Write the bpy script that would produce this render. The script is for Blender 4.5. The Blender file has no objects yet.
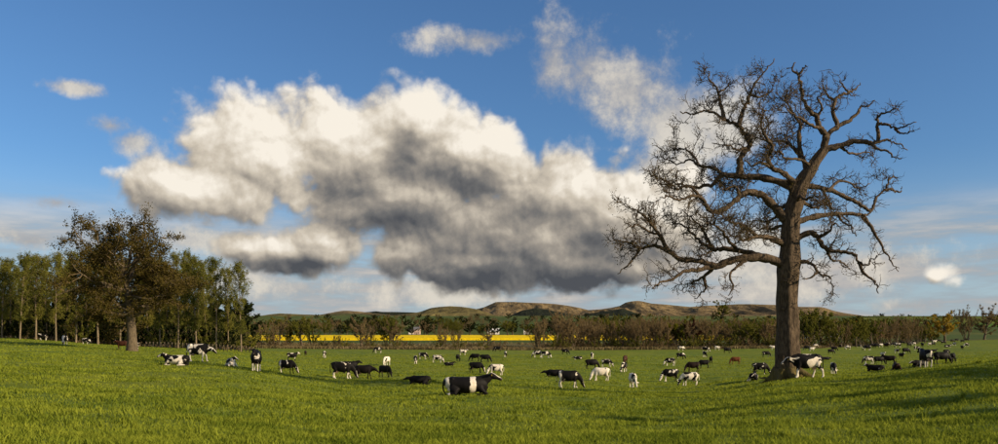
import bpy, bmesh, math, random
import numpy as np
from mathutils import Vector, Matrix

scene = bpy.context.scene
COL = scene.collection
R = math.radians

# ------------------------------------------------------------------ camera
F, CX, HY = 800.0, 499.0, 345.0          # focal length in photo pixels, centre column, eye-level row
CAM_Z = 1.76
cam = bpy.data.objects.new('camera', bpy.data.cameras.new('camera'))
COL.objects.link(cam)
cam.location = (0, 0, CAM_Z)
cam.rotation_euler = (R(90), 0, 0)
cam.data.sensor_width = 36
cam.data.lens = 36 * F / 998
cam.data.shift_y = (HY - 222) / 998
cam.data.clip_start = 0.1
cam.data.clip_end = 40000
scene.camera = cam

# ------------------------------------------------------------------ light
SUN_EL, SUN_BACK = 20.0, 22.0            # low sun, from the right and a little behind the camera
sv = Vector((math.cos(R(SUN_EL)) * math.cos(R(SUN_BACK)), -math.cos(R(SUN_EL)) * math.sin(R(SUN_BACK)), math.sin(R(SUN_EL))))
sun = bpy.data.objects.new('sun', bpy.data.lights.new('sun', 'SUN'))
COL.objects.link(sun)
sun.location = (60, -30, 60)
sun.rotation_euler = sv.to_track_quat('Z', 'Y').to_euler()
sun.data.energy = 5.0
sun.data.angle = R(0.5)
sun.data.color = (1.0, 0.81, 0.55)

scene.view_settings.view_transform = 'Standard'
scene.view_settings.look = 'None'
scene.view_settings.gamma = 1.0
scene.view_settings.use_curve_mapping = False
scene.view_settings.exposure = 0.38
scene.cycles.use_denoising = True
scene.cycles.max_bounces = 5
scene.cycles.use_adaptive_sampling = True
scene.cycles.adaptive_threshold = 0.02
scene.cycles.transparent_max_bounces = 4

# ------------------------------------------------------------------ sky
world = bpy.data.worlds.new('World')
scene.world = world
world.use_nodes = True


def azel(X, Y):
    az = math.atan((X - CX) / F)
    return az, math.atan((HY - Y) / F * math.cos(az))


class NT:
    """small helper for wiring node trees"""
    def __init__(s, tree):
        s.t = tree
        s.n = tree.nodes
        s.l = tree.links

    def node(s, kind, **kw):
        nd = s.n.new(kind)
        for k, v in kw.items():
            setattr(nd, k, v)
        return nd

    def put(s, sock, v):
        if isinstance(v, bpy.types.NodeSocket):
            s.l.new(v, sock)
        else:
            sock.default_value = v

    def math(s, op, a, b=None, c=None, clamp=False):
        nd = s.node('ShaderNodeMath', operation=op, use_clamp=clamp)
        s.put(nd.inputs[0], a)
        if b is not None: s.put(nd.inputs[1], b)
        if c is not None: s.put(nd.inputs[2], c)
        return nd.outputs[0]

    def vec(s, op, a, b=None, out=0):
        nd = s.node('ShaderNodeVectorMath', operation=op)
        s.put(nd.inputs[0], a)
        if b is not None: s.put(nd.inputs[1], b)
        return nd.outputs[out]

    def noise(s, v, scale, detail=4, rough=0.55, lac=2.0, dist=0.0, dim='3D'):
        nd = s.node('ShaderNodeTexNoise', noise_dimensions=dim)
        s.put(nd.inputs['Vector'], v)
        nd.inputs['Scale'].default_value = scale
        nd.inputs['Detail'].default_value = detail
        nd.inputs['Roughness'].default_value = rough
        nd.inputs['Lacunarity'].default_value = lac
        nd.inputs['Distortion'].default_value = dist
        return nd.outputs[0]

    def mix(s, f, a, b, blend='MIX'):
        nd = s.node('ShaderNodeMix', data_type='RGBA', blend_type=blend)
        s.put(nd.inputs[0], f)
        for sock, v in ((nd.inputs[6], a), (nd.inputs[7], b)):
            s.put(sock, v if isinstance(v, bpy.types.NodeSocket) else (*v, 1))
        return nd.outputs[2]

    def step(s, v, a, b, lo=0.0, hi=1.0):
        nd = s.node('ShaderNodeMapRange', interpolation_type='SMOOTHSTEP')
        s.put(nd.inputs[0], v)
        for i, q in enumerate((a, b, lo, hi)):
            s.put(nd.inputs[i + 1], q)
        return nd.outputs[0]

    def ramp(s, v, stops):
        nd = s.node('ShaderNodeValToRGB')
        s.put(nd.inputs[0], v)
        e = nd.color_ramp.elements
        while len(e) < len(stops):
            e.new(0.5)
        for q, (p, c) in zip(e, stops):
            q.position = p
            q.color = (*c, 1)
        return nd.outputs[0]


def blob_field(n, p, blobs, smooth=0.25, after=None):
    """p: (azimuth, elevation) in hundredths of a photo pixel's angle; returns 1 at a blob's centre, 0 on its rim"""
    # each blob's lookup waits for the one before (its z is dropped), which keeps the shader's memory small
    acc = None
    pa, pe = p
    for X, Y, rx, ry in blobs:
        a, e_ = azel(X, Y)
        cb = n.node('ShaderNodeCombineXYZ')
        n.l.new(pa, cb.inputs[0])
        n.l.new(pe, cb.inputs[1])
        prev = acc if acc is not None else after
        if prev is not None: n.l.new(prev, cb.inputs[2])
        ma = n.node('ShaderNodeVectorMath', operation='MULTIPLY_ADD')
        n.l.new(cb.outputs[0], ma.inputs[0])
        ma.inputs[1].default_value = (100 / rx, 100 / ry, 0)
        ma.inputs[2].default_value = (-a * 800 / rx, -e_ * 800 / ry, 0)
        v = n.math('SUBTRACT', 1.0, n.vec('LENGTH', ma.outputs[0], out=1))
        acc = v if acc is None else n.math('SMOOTH_MAX', acc, v, smooth)
    return acc


def sky_coords(n, d):
    s = n.node('ShaderNodeSeparateXYZ')
    n.l.new(d, s.inputs[0])
    az = n.math('MULTIPLY', n.math('ARCTAN2', s.outputs[0], s.outputs[1]), 8.0)
    hyp = n.math('SQRT', n.math('ADD', n.math('MULTIPLY', s.outputs[0], s.outputs[0]), n.math('MULTIPLY', s.outputs[1], s.outputs[1])))
    el = n.math('MULTIPLY', n.math('ARCTAN2', s.outputs[2], hyp), 8.0)
    return (az, el), az, el


CUMULUS = [(190, 192, 66, 36), (262, 160, 92, 58), (345, 150, 95, 62), (415, 128, 62, 52), (452, 150, 62, 50), (490, 165, 72, 52),
           (550, 196, 76, 50), (612, 215, 66, 55), (664, 215, 52, 60), (395, 200, 130, 50), (408, 256, 44, 26), (495, 232, 148, 58), (590, 262, 110, 34), (480, 264, 110, 30),
           (326, 242, 50, 28), (290, 256, 76, 20), (244, 248, 34, 18)]
SMALL = [(937, 276, 15, 9.5)]
SOFT = [(552, 62, 40, 60), (582, 70, 60, 56), (628, 92, 78, 54), (682, 116, 80, 52), (725, 136, 56, 40), (480, 40, 80, 16), (112, 126, 24, 12), (132, 142, 26, 16), (148, 164, 20, 18),
        (76, 88, 34, 8), (58, 203, 44, 12), (95, 244, 62, 18), (185, 240, 60, 15), (655, 165, 70, 26), (30, 241, 30, 14),
        (720, 262, 110, 44), (800, 282, 110, 26), (870, 268, 90, 24), (905, 306, 60, 9), (300, 288, 90, 16), (430, 290, 110, 18)]
LIT = [(255, 150, 105, 70), (230, 185, 80, 40), (300, 160, 90, 40), (420, 105, 60, 30), (196, 196, 55, 30), (330, 130, 80, 40), (575, 185, 46, 26), (650, 205, 60, 50), (330, 258, 22, 14), (490, 140, 50, 24)]
DARK = [(500, 272, 150, 28), (585, 280, 105, 24), (300, 264, 80, 14), (600, 256, 80, 26), (30, 246, 40, 16)]
MID = [(440, 228, 90, 36), (395, 172, 46, 22), (520, 215, 60, 28), (330, 190, 60, 20), (470, 190, 40, 20)]

# cloud thickness for a direction, as a node group so that it can be read again a little towards the light
grp = bpy.data.node_groups.new('cloud_thickness', 'ShaderNodeTree')
grp.interface.new_socket('Direction', in_out='INPUT', socket_type='NodeSocketVector')
grp.interface.new_socket('Thickness', in_out='OUTPUT', socket_type='NodeSocketFloat')
g = NT(grp)
gi, go = g.node('NodeGroupInput'), g.node('NodeGroupOutput')
d = gi.outputs[0]
p, az, el = sky_coords(g, d)
env = blob_field(g, p, CUMULUS)
env = g.math('MAXIMUM', env, g.math('SUBTRACT', g.math('MULTIPLY', blob_field(g, p, SMALL, 0.1, env), 0.5), 0.05))
# the same kind of broken cumulus all the way round, beyond the sides of the view
far = g.math('MULTIPLY', g.math('SUBTRACT', g.noise(d, 2.6, 3, 0.5), 0.50), 3.2)
far = g.math('SUBTRACT', far, g.step(g.math('ABSOLUTE', az), 5.2, 6.6, 3.0, 0.0))
far = g.math('SUBTRACT', far, g.step(el, 0.4, 1.0, 1.0, 0.0))
env = g.math('MAXIMUM', env, far)
env = g.math('MAXIMUM', env, -1.0)
warp = g.node('ShaderNodeTexNoise')
warp.inputs['Scale'].default_value = 14
warp.inputs['Detail'].default_value = 1
g.l.new(d, warp.inputs['Vector'])
wv = g.vec('SCALE', g.vec('SUBTRACT', warp.outputs[1], (0.5, 0.5, 0.5)))
wv.node.inputs[3].default_value = 0.022
dd = g.vec('ADD', d, wv)
n1 = g.noise(dd, 12, 7, 0.54, 2.1)
vo = g.node('ShaderNodeTexVoronoi', feature='F1', normalize=True)
vo.inputs['Scale'].default_value = 26
vo.inputs['Detail'].default_value = 1.5
vo.inputs['Roughness'].default_value = 0.45
vo.inputs['Lacunarity'].default_value = 2.3
g.l.new(dd, vo.inputs['Vector'])
bil = g.math('SUBTRACT', vo.outputs['Distance'], 0.30)      # rounded heads of cloud with creases between
th = g.math('ADD', g.math('MULTIPLY', env, 0.85), g.math('MULTIPLY', g.math('SUBTRACT', n1, 0.5), 1.45))
th = g.math('SUBTRACT', th, g.math('MULTIPLY', bil, 0.75))
g.l.new(th, go.inputs[0])


def thick(v):
    nd = w.node('ShaderNodeGroup')
    nd.node_tree = grp
    w.l.new(v, nd.inputs[0])
    return nd.outputs[0]


w = NT(world.node_tree)
w.n.clear()
sky = w.node('ShaderNodeTexSky', sky_type='NISHITA', sun_disc=False)
sky.sun_elevation = R(SUN_EL)
sky.sun_rotation = R(90 + SUN_BACK)
sky.air_density = 1.0
sky.dust_density = 0.6
sky.ozone_density = 3.0
SKY_K = 0.12
D0 = w.vec('NORMALIZE', w.node('ShaderNodeTexCoord').outputs['Generated'])
P0, AZ, EL = sky_coords(w, D0)
t0 = thick(D0)


def after(v, off):
    """the view direction moved by off, read only once v is known"""
    c = w.node('ShaderNodeCombineXYZ')
    for i, q in enumerate(off):
        c.inputs[i].default_value = q
    w.l.new(w.math('MULTIPLY', v, 1e-7), c.inputs[1])
    return w.vec('ADD', D0, c.outputs[0])


t1 = thick(after(t0, (0.004, 0, 0.006)))
t2 = thick(after(t1, (0.014, 0, 0.026)))
alpha = w.step(t0, -0.06, 0.26)
relief = w.math('ADD', w.math('MULTIPLY', w.math('SUBTRACT', t0, t1), 0.80), w.math('MULTIPLY', w.math('SUBTRACT', t0, t2), 0.50))
lit = w.math('MAXIMUM', blob_field(w, P0, LIT, 0.3, t2), 0.0)
dark = w.math('MAXIMUM', blob_field(w, P0, DARK, 0.3, lit), 0.0)
mid = w.math('MAXIMUM', blob_field(w, P0, MID, 0.3, dark), 0.0)
tone = w.math('ADD', w.math('ADD', 0.62, relief), w.math('MULTIPLY', lit, 0.34))
tone = w.math('SUBTRACT', tone, w.math('MULTIPLY', dark, 0.50))
tone = w.math('SUBTRACT', tone, w.math('MULTIPLY', mid, 0.26))
tone = w.math('SUBTRACT', tone, w.math('MULTIPLY', w.step(t0, 0.2, 1.0), 0.16))
K = 1.0 / SKY_K
cc = w.ramp(tone, [(0.0, (0.080 * K, 0.086 * K, 0.098 * K)), (0.25, (0.165 * K, 0.162 * K, 0.160 * K)), (0.5, (0.34 * K, 0.305 * K, 0.262 * K)), (0.75, (0.62 * K, 0.55 * K, 0.45 * K)), (1.0, (0.94 * K, 0.87 * K, 0.76 * K))])
# thin high cloud and veils
soft = blob_field(w, P0, SOFT, 0.2, mid)
sn = w.noise(D0, 10, 7, 0.66, 2.1)
sa = w.step(w.math('ADD', w.math('MULTIPLY', w.math('MAXIMUM', soft, -0.8), 0.80), w.math('MULTIPLY', w.math('SUBTRACT', sn, 0.5), 2.6)), -0.02, 0.75, 0, 0.9)
sc_ = w.mix(w.step(sn, 0.40, 0.66), (0.40 * K, 0.39 * K, 0.39 * K), (0.74 * K, 0.68 * K, 0.58 * K))
# layered cloud low over the hills
st = w.vec('MULTIPLY', D0, (3.2, 3.2, 22)).node
ln = w.noise(st.outputs[0], 1.6, 6, 0.6, 2.0)
la = w.math('MULTIPLY', w.step(ln, 0.35, 0.56), w.step(EL, 0.85, 1.45, 0.95, 0.0))
lc = w.mix(w.step(ln, 0.45, 0.72), (0.34 * K, 0.38 * K, 0.42 * K), (0.70 * K, 0.61 * K, 0.52 * K))
base = w.mix(w.math('MULTIPLY', w.step(EL, 0.0, 1.8, 0.75, 0.0), 1.0), w.mix(1.0, sky.outputs[0], (0.62, 0.84, 1.04), 'MULTIPLY'), (0.46 * K, 0.55 * K, 0.61 * K))
col = w.mix(la, base, lc)
col = w.mix(sa, col, sc_)
col = w.mix(alpha, col, cc)
bg = w.node('ShaderNodeBackground')
bg.inputs[1].default_value = SKY_K * 0.77
w.l.new(col, bg.inputs[0])
w.l.new(bg.outputs[0], w.node('ShaderNodeOutputWorld').inputs[0])
world.cycles.sampling_method = 'MANUAL'
world.cycles.sample_map_resolution = 256



def V3(x, y, z):
    return np.array((x, y, z), float)


# ------------------------------------------------------------------ terrain
# ground rows seen along photo columns: {distance: row}; height follows from row and distance
GROUND = {
    -60: {14: 425, 20: 398, 30: 377, 45: 362, 60: 353.5, 85: 347, 112: 342.5, 160: 338, 190: 336.5, 240: 336},
    30: {14: 432, 20: 405, 30: 383, 45: 367, 60: 358, 85: 350.5, 112: 345.5, 160: 340, 190: 338.5, 240: 338},
    130: {14: 440, 20: 411, 30: 389, 45: 373, 60: 364, 85: 356, 110: 351.5, 140: 348.5, 190: 346.5, 240: 346},
    210: {14: 444, 20: 414, 30: 391, 45: 372, 54: 366, 62: 362, 85: 357, 120: 352.5, 160: 350, 200: 349, 240: 348},
    290: {14: 451, 20: 421, 30: 400, 46: 382, 60: 377.5, 75: 373.7, 100: 367, 130: 361, 170: 354.5, 200: 351.5, 240: 349.5},
    250: {14: 447, 20: 418, 30: 395, 46: 373, 60: 368, 85: 363, 120: 357, 160: 353, 200: 350.5, 240: 349},
    340: {14: 456, 20: 425, 30: 405, 45: 391, 61: 380.5, 75: 375.5, 100: 369, 130: 363, 170: 357.5, 200: 353.5, 240: 350},
    450: {14: 460, 20: 427, 30: 404, 37: 394.5, 45: 389, 61: 382, 85: 374, 140: 361.5, 170: 356.5, 200: 353.5, 240: 351},
    560: {14: 460, 20: 428, 30: 405, 45: 393, 60: 387, 85: 379, 120: 367, 160: 358, 200: 354.3, 240: 351.5},
    680: {14: 460, 20: 428, 30: 406, 45: 395, 60: 390, 85: 384, 120: 371, 160: 361, 200: 355, 240: 350.5},
    745: {14: 450, 20: 420, 30: 399, 45: 387, 60: 382, 85: 377.5, 100: 374, 130: 368, 170: 362, 240: 349.5},
    788: {14: 445, 20: 416, 30: 394, 45: 378.2, 60: 376.2, 85: 374.5, 100: 372, 130: 366, 170: 359, 240: 348.5},
    860: {14: 443, 20: 413, 30: 392, 45: 378.5, 60: 375, 85: 373, 114: 369.5, 150: 363, 200: 353.5, 275: 347.5, 330: 345},
    925: {14: 438, 20: 407, 30: 386, 45: 372, 56: 367.5, 85: 365, 150: 361.5, 200: 353, 275: 346, 350: 342},
    968: {14: 434, 20: 402, 30: 380, 45: 367, 56: 364, 85: 362, 150: 358, 200: 351, 275: 344.3, 350: 340.3},
    1060: {14: 430, 20: 397, 30: 375, 45: 363, 56: 360, 85: 358, 150: 354, 200: 348, 275: 342, 350: 338.5},
}
FAR = {330: 344.2, 400: 342.6, 700: 336.3, 900: 333.5, 1300: 325.5, 1800: 318.5, 2500: 316, 4000: 319, 8000: 330, 30000: 341}
_ld = np.linspace(math.log(11), math.log(30000), 420)
_xs = np.array(sorted(GROUND), float)
_tab = []
for _x in sorted(GROUND):
    g = dict(GROUND[_x])
    last = max(g)
    for d, r in FAR.items():
        if d > last * 1.15:
            g[d] = min(r, g[last] - 0.6) if d < 800 else r
    g[11] = HY + (g[14] - HY) * 14 / 11
    ds = np.array(sorted(g), float)
    zz = np.array([CAM_Z + (HY - g[d]) / F * d for d in ds])
    _tab.append(np.interp(_ld, np.log(ds), zz))
_tab = np.array(_tab)
_xg = np.linspace(_xs[0], _xs[-1], 140)
_tab = np.array([np.interp(_xg, _xs, _tab[:, j]) for j in range(len(_ld))]).T


def _blur(a, k, axis):
    w = np.exp(-0.5 * (np.arange(-3 * k, 3 * k + 1) / k) ** 2)
    w /= w.sum()
    pad = [(0, 0), (0, 0)]
    pad[axis] = (3 * k, 3 * k)
    a = np.pad(a, pad, mode='edge')
    return np.apply_along_axis(lambda r: np.convolve(r, w, 'valid'), axis, a)


_tab = _blur(_blur(_tab, 3, 0), 3, 1)
_rng0 = np.random.default_rng(3)
_bumps = [(_rng0.uniform(0, 6.28), 2 * math.pi / wl, _rng0.uniform(0, 6.28), amp)
          for wl, amp in ((23, .05), (14, .04), (9, .03), (6.1, .022), (4.3, .018), (2.9, .012), (17, .05), (11, .035)) for _ in (0, 1)]


def zt(x, y):
    """ground height at world x, y (arrays or numbers)"""
    x = np.asarray(x, float)
    y = np.asarray(y, float)
    D = np.clip(y, 11.0, 29000)
    X = np.clip(CX + x / np.maximum(D, 11) * F, _xg[0], _xg[-1])
    fi = np.clip((X - _xg[0]) / (_xg[1] - _xg[0]), 0, len(_xg) - 1.001)
    fj = np.clip((np.log(D) - _ld[0]) / (_ld[1] - _ld[0]), 0, len(_ld) - 1.001)
    i, j = fi.astype(int), fj.astype(int)
    a, b = fi - i, fj - j
    z = (_tab[i, j] * (1 - a) * (1 - b) + _tab[i + 1, j] * a * (1 - b) + _tab[i, j + 1] * (1 - a) * b + _tab[i + 1, j + 1] * a * b)
    w = np.clip((260 - y) / 160, 0, 1)
    n = 0
    for th, k, ph, amp in _bumps:
        n = n + amp * np.sin(k * (x * math.cos(th) + y * math.sin(th)) + ph)
    return z + n * w * .8


def at(X, Y, dmax=420.0):
    """world point where photo pixel X, Y meets the ground"""
    ds = np.exp(np.linspace(math.log(13), math.log(dmax), 3000))
    xs = (X - CX) / F * ds
    zr = CAM_Z + (HY - Y) / F * ds
    below = np.nonzero(zt(xs, ds) >= zr)[0]
    k = below[0] if len(below) else int(np.argmin(zr - zt(xs, ds)))
    return Vector((xs[k], ds[k], float(zt(xs[k], ds[k]))))


def on(X, D, sink=0.0):
    """world point on the ground in photo column X at distance D"""
    x = (X - CX) / F * D
    return Vector((x, D, float(zt(x, D)) - sink))


# ------------------------------------------------------------------ building helpers
def tag(o, label=None, cat=None, group=None, kind=None):
    if label: o['label'] = label
    if cat: o['category'] = cat
    if group: o['group'] = group
    if kind: o['kind'] = kind
    return o


def empty(name, loc=(0, 0, 0), rz=0.0, scale=1.0):
    o = bpy.data.objects.new(name, None)
    COL.objects.link(o)
    o.empty_display_size = 0.3
    o.location = loc
    o.rotation_euler = (0, 0, rz)
    o.scale = (scale,) * 3
    return o


def link(name, me, parent=None):
    o = bpy.data.objects.new(name, me)
    COL.objects.link(o)
    if parent is not None:
        o.parent = parent
    return o


def mesh_np(name, verts, faces, mat=None, smooth=True):
    """verts (n,3); faces: list of (m,k) int arrays"""
    me = bpy.data.meshes.new(name)
    verts = np.asarray(verts, np.float32)
    faces = [np.asarray(f, np.int32) for f in faces if len(f)]
    me.vertices.add(len(verts))
    me.vertices.foreach_set('co', verts.ravel())
    tot = np.concatenate([np.full(len(f), f.shape[1], np.int32) for f in faces])
    idx = np.concatenate([f.ravel() for f in faces])
    me.loops.add(len(idx))
    me.loops.foreach_set('vertex_index', idx)
    me.polygons.add(len(tot))
    st = np.zeros(len(tot), np.int32)
    st[1:] = np.cumsum(tot)[:-1]
    me.polygons.foreach_set('loop_start', st)
    me.polygons.foreach_set('loop_total', tot)
    me.polygons.foreach_set('use_smooth', np.full(len(tot), smooth))
    me.update(calc_edges=True)
    if mat: me.materials.append(mat)
    return me


def grid_mesh(name, P, mat=None):
    """P: (rows, cols, 3)"""
    r, c = P.shape[:2]
    i = np.arange(r * c).reshape(r, c)
    f = np.stack([i[:-1, :-1], i[:-1, 1:], i[1:, 1:], i[1:, :-1]], -1).reshape(-1, 4)
    return mesh_np(name, P.reshape(-1, 3), [f], mat)


def material(name):
    m = bpy.data.materials.new(name)
    m.use_nodes = True
    m.node_tree.nodes.clear()
    return m, NT(m.node_tree)


def finish(nt, shader):
    out = nt.node('ShaderNodeOutputMaterial')
    nt.l.new(shader, out.inputs[0])


def principled(nt, color, rough=0.8, normal=None, spec=0.3):
    b = nt.node('ShaderNodeBsdfPrincipled')
    nt.put(b.inputs['Base Color'], color if isinstance(color, bpy.types.NodeSocket) else (*color, 1))
    nt.put(b.inputs['Roughness'], rough)
    b.inputs['Specular IOR Level'].default_value = spec
    if normal is not None: nt.l.new(normal, b.inputs['Normal'])
    return b.outputs[0]


def bump(nt, h, strength=0.5, dist=0.05):
    b = nt.node('ShaderNodeBump')
    b.inputs['Strength'].default_value = strength
    b.inputs['Distance'].default_value = dist
    nt.l.new(h, b.inputs['Height'])
    return b.outputs[0]


def obco(nt):
    return nt.node('ShaderNodeTexCoord').outputs['Object']


def wpos(nt):
    return nt.node('ShaderNodeNewGeometry').outputs['Position']


def leaf_mat(name, c1, c2, trans=0.35, scale=0.35):
    """thin leaf: diffuse plus light passing through, tone varied by clump and by tree"""
    m, n = material(name)
    p = n.vec('ADD', wpos(n), (0, 0, 0))
    a = n.noise(p, scale, 2)
    b = n.noise(p, scale * 12, 1)
    rnd = n.node('ShaderNodeObjectInfo').outputs['Random']
    f = n.math('ADD', n.math('MULTIPLY', a, 0.9), n.math('MULTIPLY', b, 0.6))
    f = n.math('ADD', f, n.math('MULTIPLY', rnd, 0.35))
    col = n.mix(n.step(f, 0.55, 1.3), c1, c2)
    d = n.node('ShaderNodeBsdfDiffuse')
    t = n.node('ShaderNodeBsdfTranslucent')
    n.l.new(col, d.inputs[0])
    n.l.new(col, t.inputs[0])
    mx = n.node('ShaderNodeMixShader')
    mx.inputs[0].default_value = trans
    n.l.new(d.outputs[0], mx.inputs[1])
    n.l.new(t.outputs[0], mx.inputs[2])
    finish(n, mx.outputs[0])
    return m


def bark_mat(name, c1, c2, scale=3.0, moss=None):
    m, n = material(name)
    p = obco(n)
    st = n.node('ShaderNodeMapping')
    st.inputs['Scale'].default_value = (1, 1, 0.22)
    n.l.new(p, st.inputs[0])
    a = n.noise(st.outputs[0], scale * 3, 6, 0.65)
    b = n.noise(p, scale * 0.35, 3)
    col = n.mix(n.step(a, 0.35, 0.65), c1, c2)
    col = n.mix(n.step(b, 0.4, 0.7, 0, 0.5), col, tuple(0.5 * (x + y) * 0.6 for x, y in zip(c1, c2)))
    if moss:
        z = n.node('ShaderNodeSeparateXYZ')
        n.l.new(p, z.inputs[0])
        f = n.math('MULTIPLY', n.step(n.math('ADD', z.outputs[2], n.math('MULTIPLY', n.noise(p, 2.5, 4), -1.6)), -1.0, 0.35, 1, 0), 0.8)
        col = n.mix(f, col, moss)
    finish(n, principled(n, col, 0.9, bump(n, a, 0.9, 0.06), 0.15))
    return m


# ------------------------------------------------------------------ materials of the land
def pasture_mat():
    m, n = material('pasture_grass')
    p = wpos(n)
    big = n.noise(p, 0.07, 3)
    mid = n.noise(p, 0.55, 4, 0.6)
    fine = n.noise(p, 5.0, 5, 0.7)
    col = n.mix(n.step(mid, 0.35, 0.68), (0.090, 0.136, 0.014), (0.175, 0.214, 0.022))
    col = n.mix(n.step(big, 0.38, 0.66, 0, 0.6), col, (0.19, 0.205, 0.018))
    col = n.mix(n.step(fine, 0.45, 0.75, 0, 0.6), col, (0.055, 0.085, 0.008))
    h = n.math('ADD', n.math('MULTIPLY', fine, 0.6), mid)
    finish(n, principled(n, col, 0.9, bump(n, h, 0.7, 0.25), 0.1))
    return m


def farmland_mat():
    m, n = material('farmland_grass')
    p = wpos(n)
    mp = n.node('ShaderNodeMapping')
    mp.inputs['Scale'].default_value = (0.0042, 0.0028, 0.0)
    mp.inputs['Rotation'].default_value = (0, 0, 0.35)
    n.l.new(n.vec('ADD', p, n.vec('SCALE', n.node('ShaderNodeTexNoise').outputs[1])), mp.inputs[0])
    vo = n.node('ShaderNodeTexVoronoi')
    vo.inputs['Scale'].default_value = 1.0
    n.l.new(mp.outputs[0], vo.inputs['Vector'])
    sep = n.node('ShaderNodeSeparateColor')
    n.l.new(vo.outputs['Color'], sep.inputs[0])
    col = n.ramp(sep.outputs[0], [(0.0, (0.050, 0.070, 0.022)), (0.35, (0.072, 0.100, 0.022)), (0.6, (0.09, 0.105, 0.028)), (0.8, (0.12, 0.13, 0.035)), (1.0, (0.055, 0.088, 0.022))])
    col = n.mix(n.step(n.noise(p, 0.05, 5, 0.65), 0.3, 0.7, 0, 0.5), col, (0.05, 0.08, 0.018))
    # rough dead grass and bracken on the bank at the far side of the pasture
    ys = n.node('ShaderNodeSeparateXYZ')
    n.l.new(p, ys.inputs[0])
    bank = n.math('MULTIPLY', n.step(ys.outputs[1], 330, 400, 1, 0), n.step(n.noise(p, 0.12, 4), 0.3, 0.6, 0.35, 1))
    tan = n.mix(n.step(n.noise(p, 0.4, 5, 0.7), 0.35, 0.65), (0.085, 0.075, 0.030), (0.20, 0.155, 0.085))
    col = n.mix(bank, col, tan)
    finish(n, principled(n, col, 0.95, None, 0.05))
    return m


def hill_mat(name, moor1, moor2, field, fz, wood=0.5):
    """open moor above, enclosed fields and woods on the lower slopes"""
    m, n = material(name)
    p = wpos(n)
    z = n.node('ShaderNodeSeparateXYZ')
    n.l.new(p, z.inputs[0])
    a = n.noise(p, 0.0022, 6, 0.6)
    b = n.noise(p, 0.011, 6, 0.65)
    col = n.mix(n.step(a, 0.38, 0.62), moor1, moor2)
    col = n.mix(n.step(b, 0.48, 0.64, 0, 0.6), col, tuple(0.35 * c for c in moor1))
    c2 = n.noise(n.vec('MULTIPLY', p, (0.02, 0.004, 0.012)), 1.0, 6, 0.7)
    col = n.mix(n.step(c2, 0.45, 0.6, 0, 0.6), col, tuple(0.45 * c for c in moor1))
    low = n.step(n.math('ADD', z.outputs[2], n.math('MULTIPLY', n.math('SUBTRACT', a, 0.5), fz * 0.9)), fz * 0.75, fz * 1.15, 1, 0)
    vo = n.node('ShaderNodeTexVoronoi')
    vo.inputs['Scale'].default_value = 0.0038
    n.l.new(p, vo.inputs['Vector'])
    sc = n.node('ShaderNodeSeparateColor')
    n.l.new(vo.outputs['Color'], sc.inputs[0])
    fc = n.mix(n.step(sc.outputs[0], 0.2, 0.8), field, tuple(1.5 * c for c in field))
    fc = n.mix(n.step(n.noise(p, 0.0045, 5), 0.46, 0.54, 0, wood), fc, (0.022, 0.032, 0.014))
    col = n.mix(low, col, fc)
    finish(n, principled(n, col, 0.95, bump(n, n.math('ADD', b, c2), 0.6, 50), 0.05))
    return m


M_PAST = pasture_mat()
M_FARM = farmland_mat()


def sheet(name, d0, d1, rows, cols, mat, spread=1.7, log=True):
    ds = np.exp(np.linspace(math.log(d0), math.log(d1), rows)) if log else np.linspace(d0, d1, rows)
    c = np.linspace(-spread, spread, cols)
    D, C = np.meshgrid(ds, c, indexing='ij')
    Xw = C * np.maximum(D, 60)
    return D, Xw


# pasture: from behind the camera to the hedge bank
EDGE = 246.0
ds = np.concatenate([np.linspace(-60, 8, 24), np.exp(np.linspace(math.log(9), math.log(EDGE), 260))])
cs = np.linspace(-1.7, 1.7, 520)
Dg, Cg = np.meshgrid(ds, cs, indexing='ij')
Xg = Cg * np.maximum(Dg, 60)
# the field runs on to 350 m on the right
stretch = np.clip((Dg - 120) / (EDGE - 120), 0, 1) * np.clip((Xg / np.maximum(Dg, 60) - .40) / .12, 0, 1)
Dg = Dg + stretch * 105
Xg = Cg * np.maximum(Dg, 60)
pasture = link('pasture', grid_mesh('pasture', np.stack([Xg, Dg, zt(Xg, Dg)], -1), M_PAST))
tag(pasture, kind='structure')
# farmland beyond, begins where the pasture ends and runs to the horizon
e = (Xg[-1], Dg[-1])
t = np.exp(np.linspace(0, math.log(25000 / EDGE), 200))[:, None]
Df = e[1][None, :] * t
Xf = e[0][None, :] * t
farmland = link('farmland', grid_mesh('farmland', np.stack([Xf, Df, zt(Xf, Df)], -1), M_FARM))
tag(farmland, kind='structure')

# rapeseed in flower: a raised crop with uneven top and sides
m, n = material('rapeseed_flowers')
p = wpos(n)
cc = n.mix(n.step(n.noise(p, 0.9, 4, 0.7), 0.35, 0.65), (0.62, 0.42, 0.004), (0.85, 0.62, 0.008))
finish(n, principled(n, cc, 0.9, None, 0.05))
M_RAPE = m
rng = np.random.default_rng(8)
ds = np.linspace(0, 1, 46)
cs = np.linspace(-0.60, 0.29, 620)
Tg, Cg2 = np.meshgrid(ds, cs, indexing='ij')
Dn = 452 + 6 * np.sin(Cg2 * 9)
Dr = Dn + (645 - Dn) * Tg
Xr = Cg2 * Dr
Zr = zt(Xr, Dr) + 1.25 + rng.normal(0, .08, Dr.shape)
Zr[0] -= 1.5; Zr[-1] -= 1.5; Zr[:, 0] -= 1.5; Zr[:, -1] -= 1.5
Dr[0] += .3
rape = link('rapeseed_field', grid_mesh('rapeseed_field', np.stack([Xr, Dr, Zr], -1), M_RAPE))
tag(rape, kind='structure')


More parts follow.
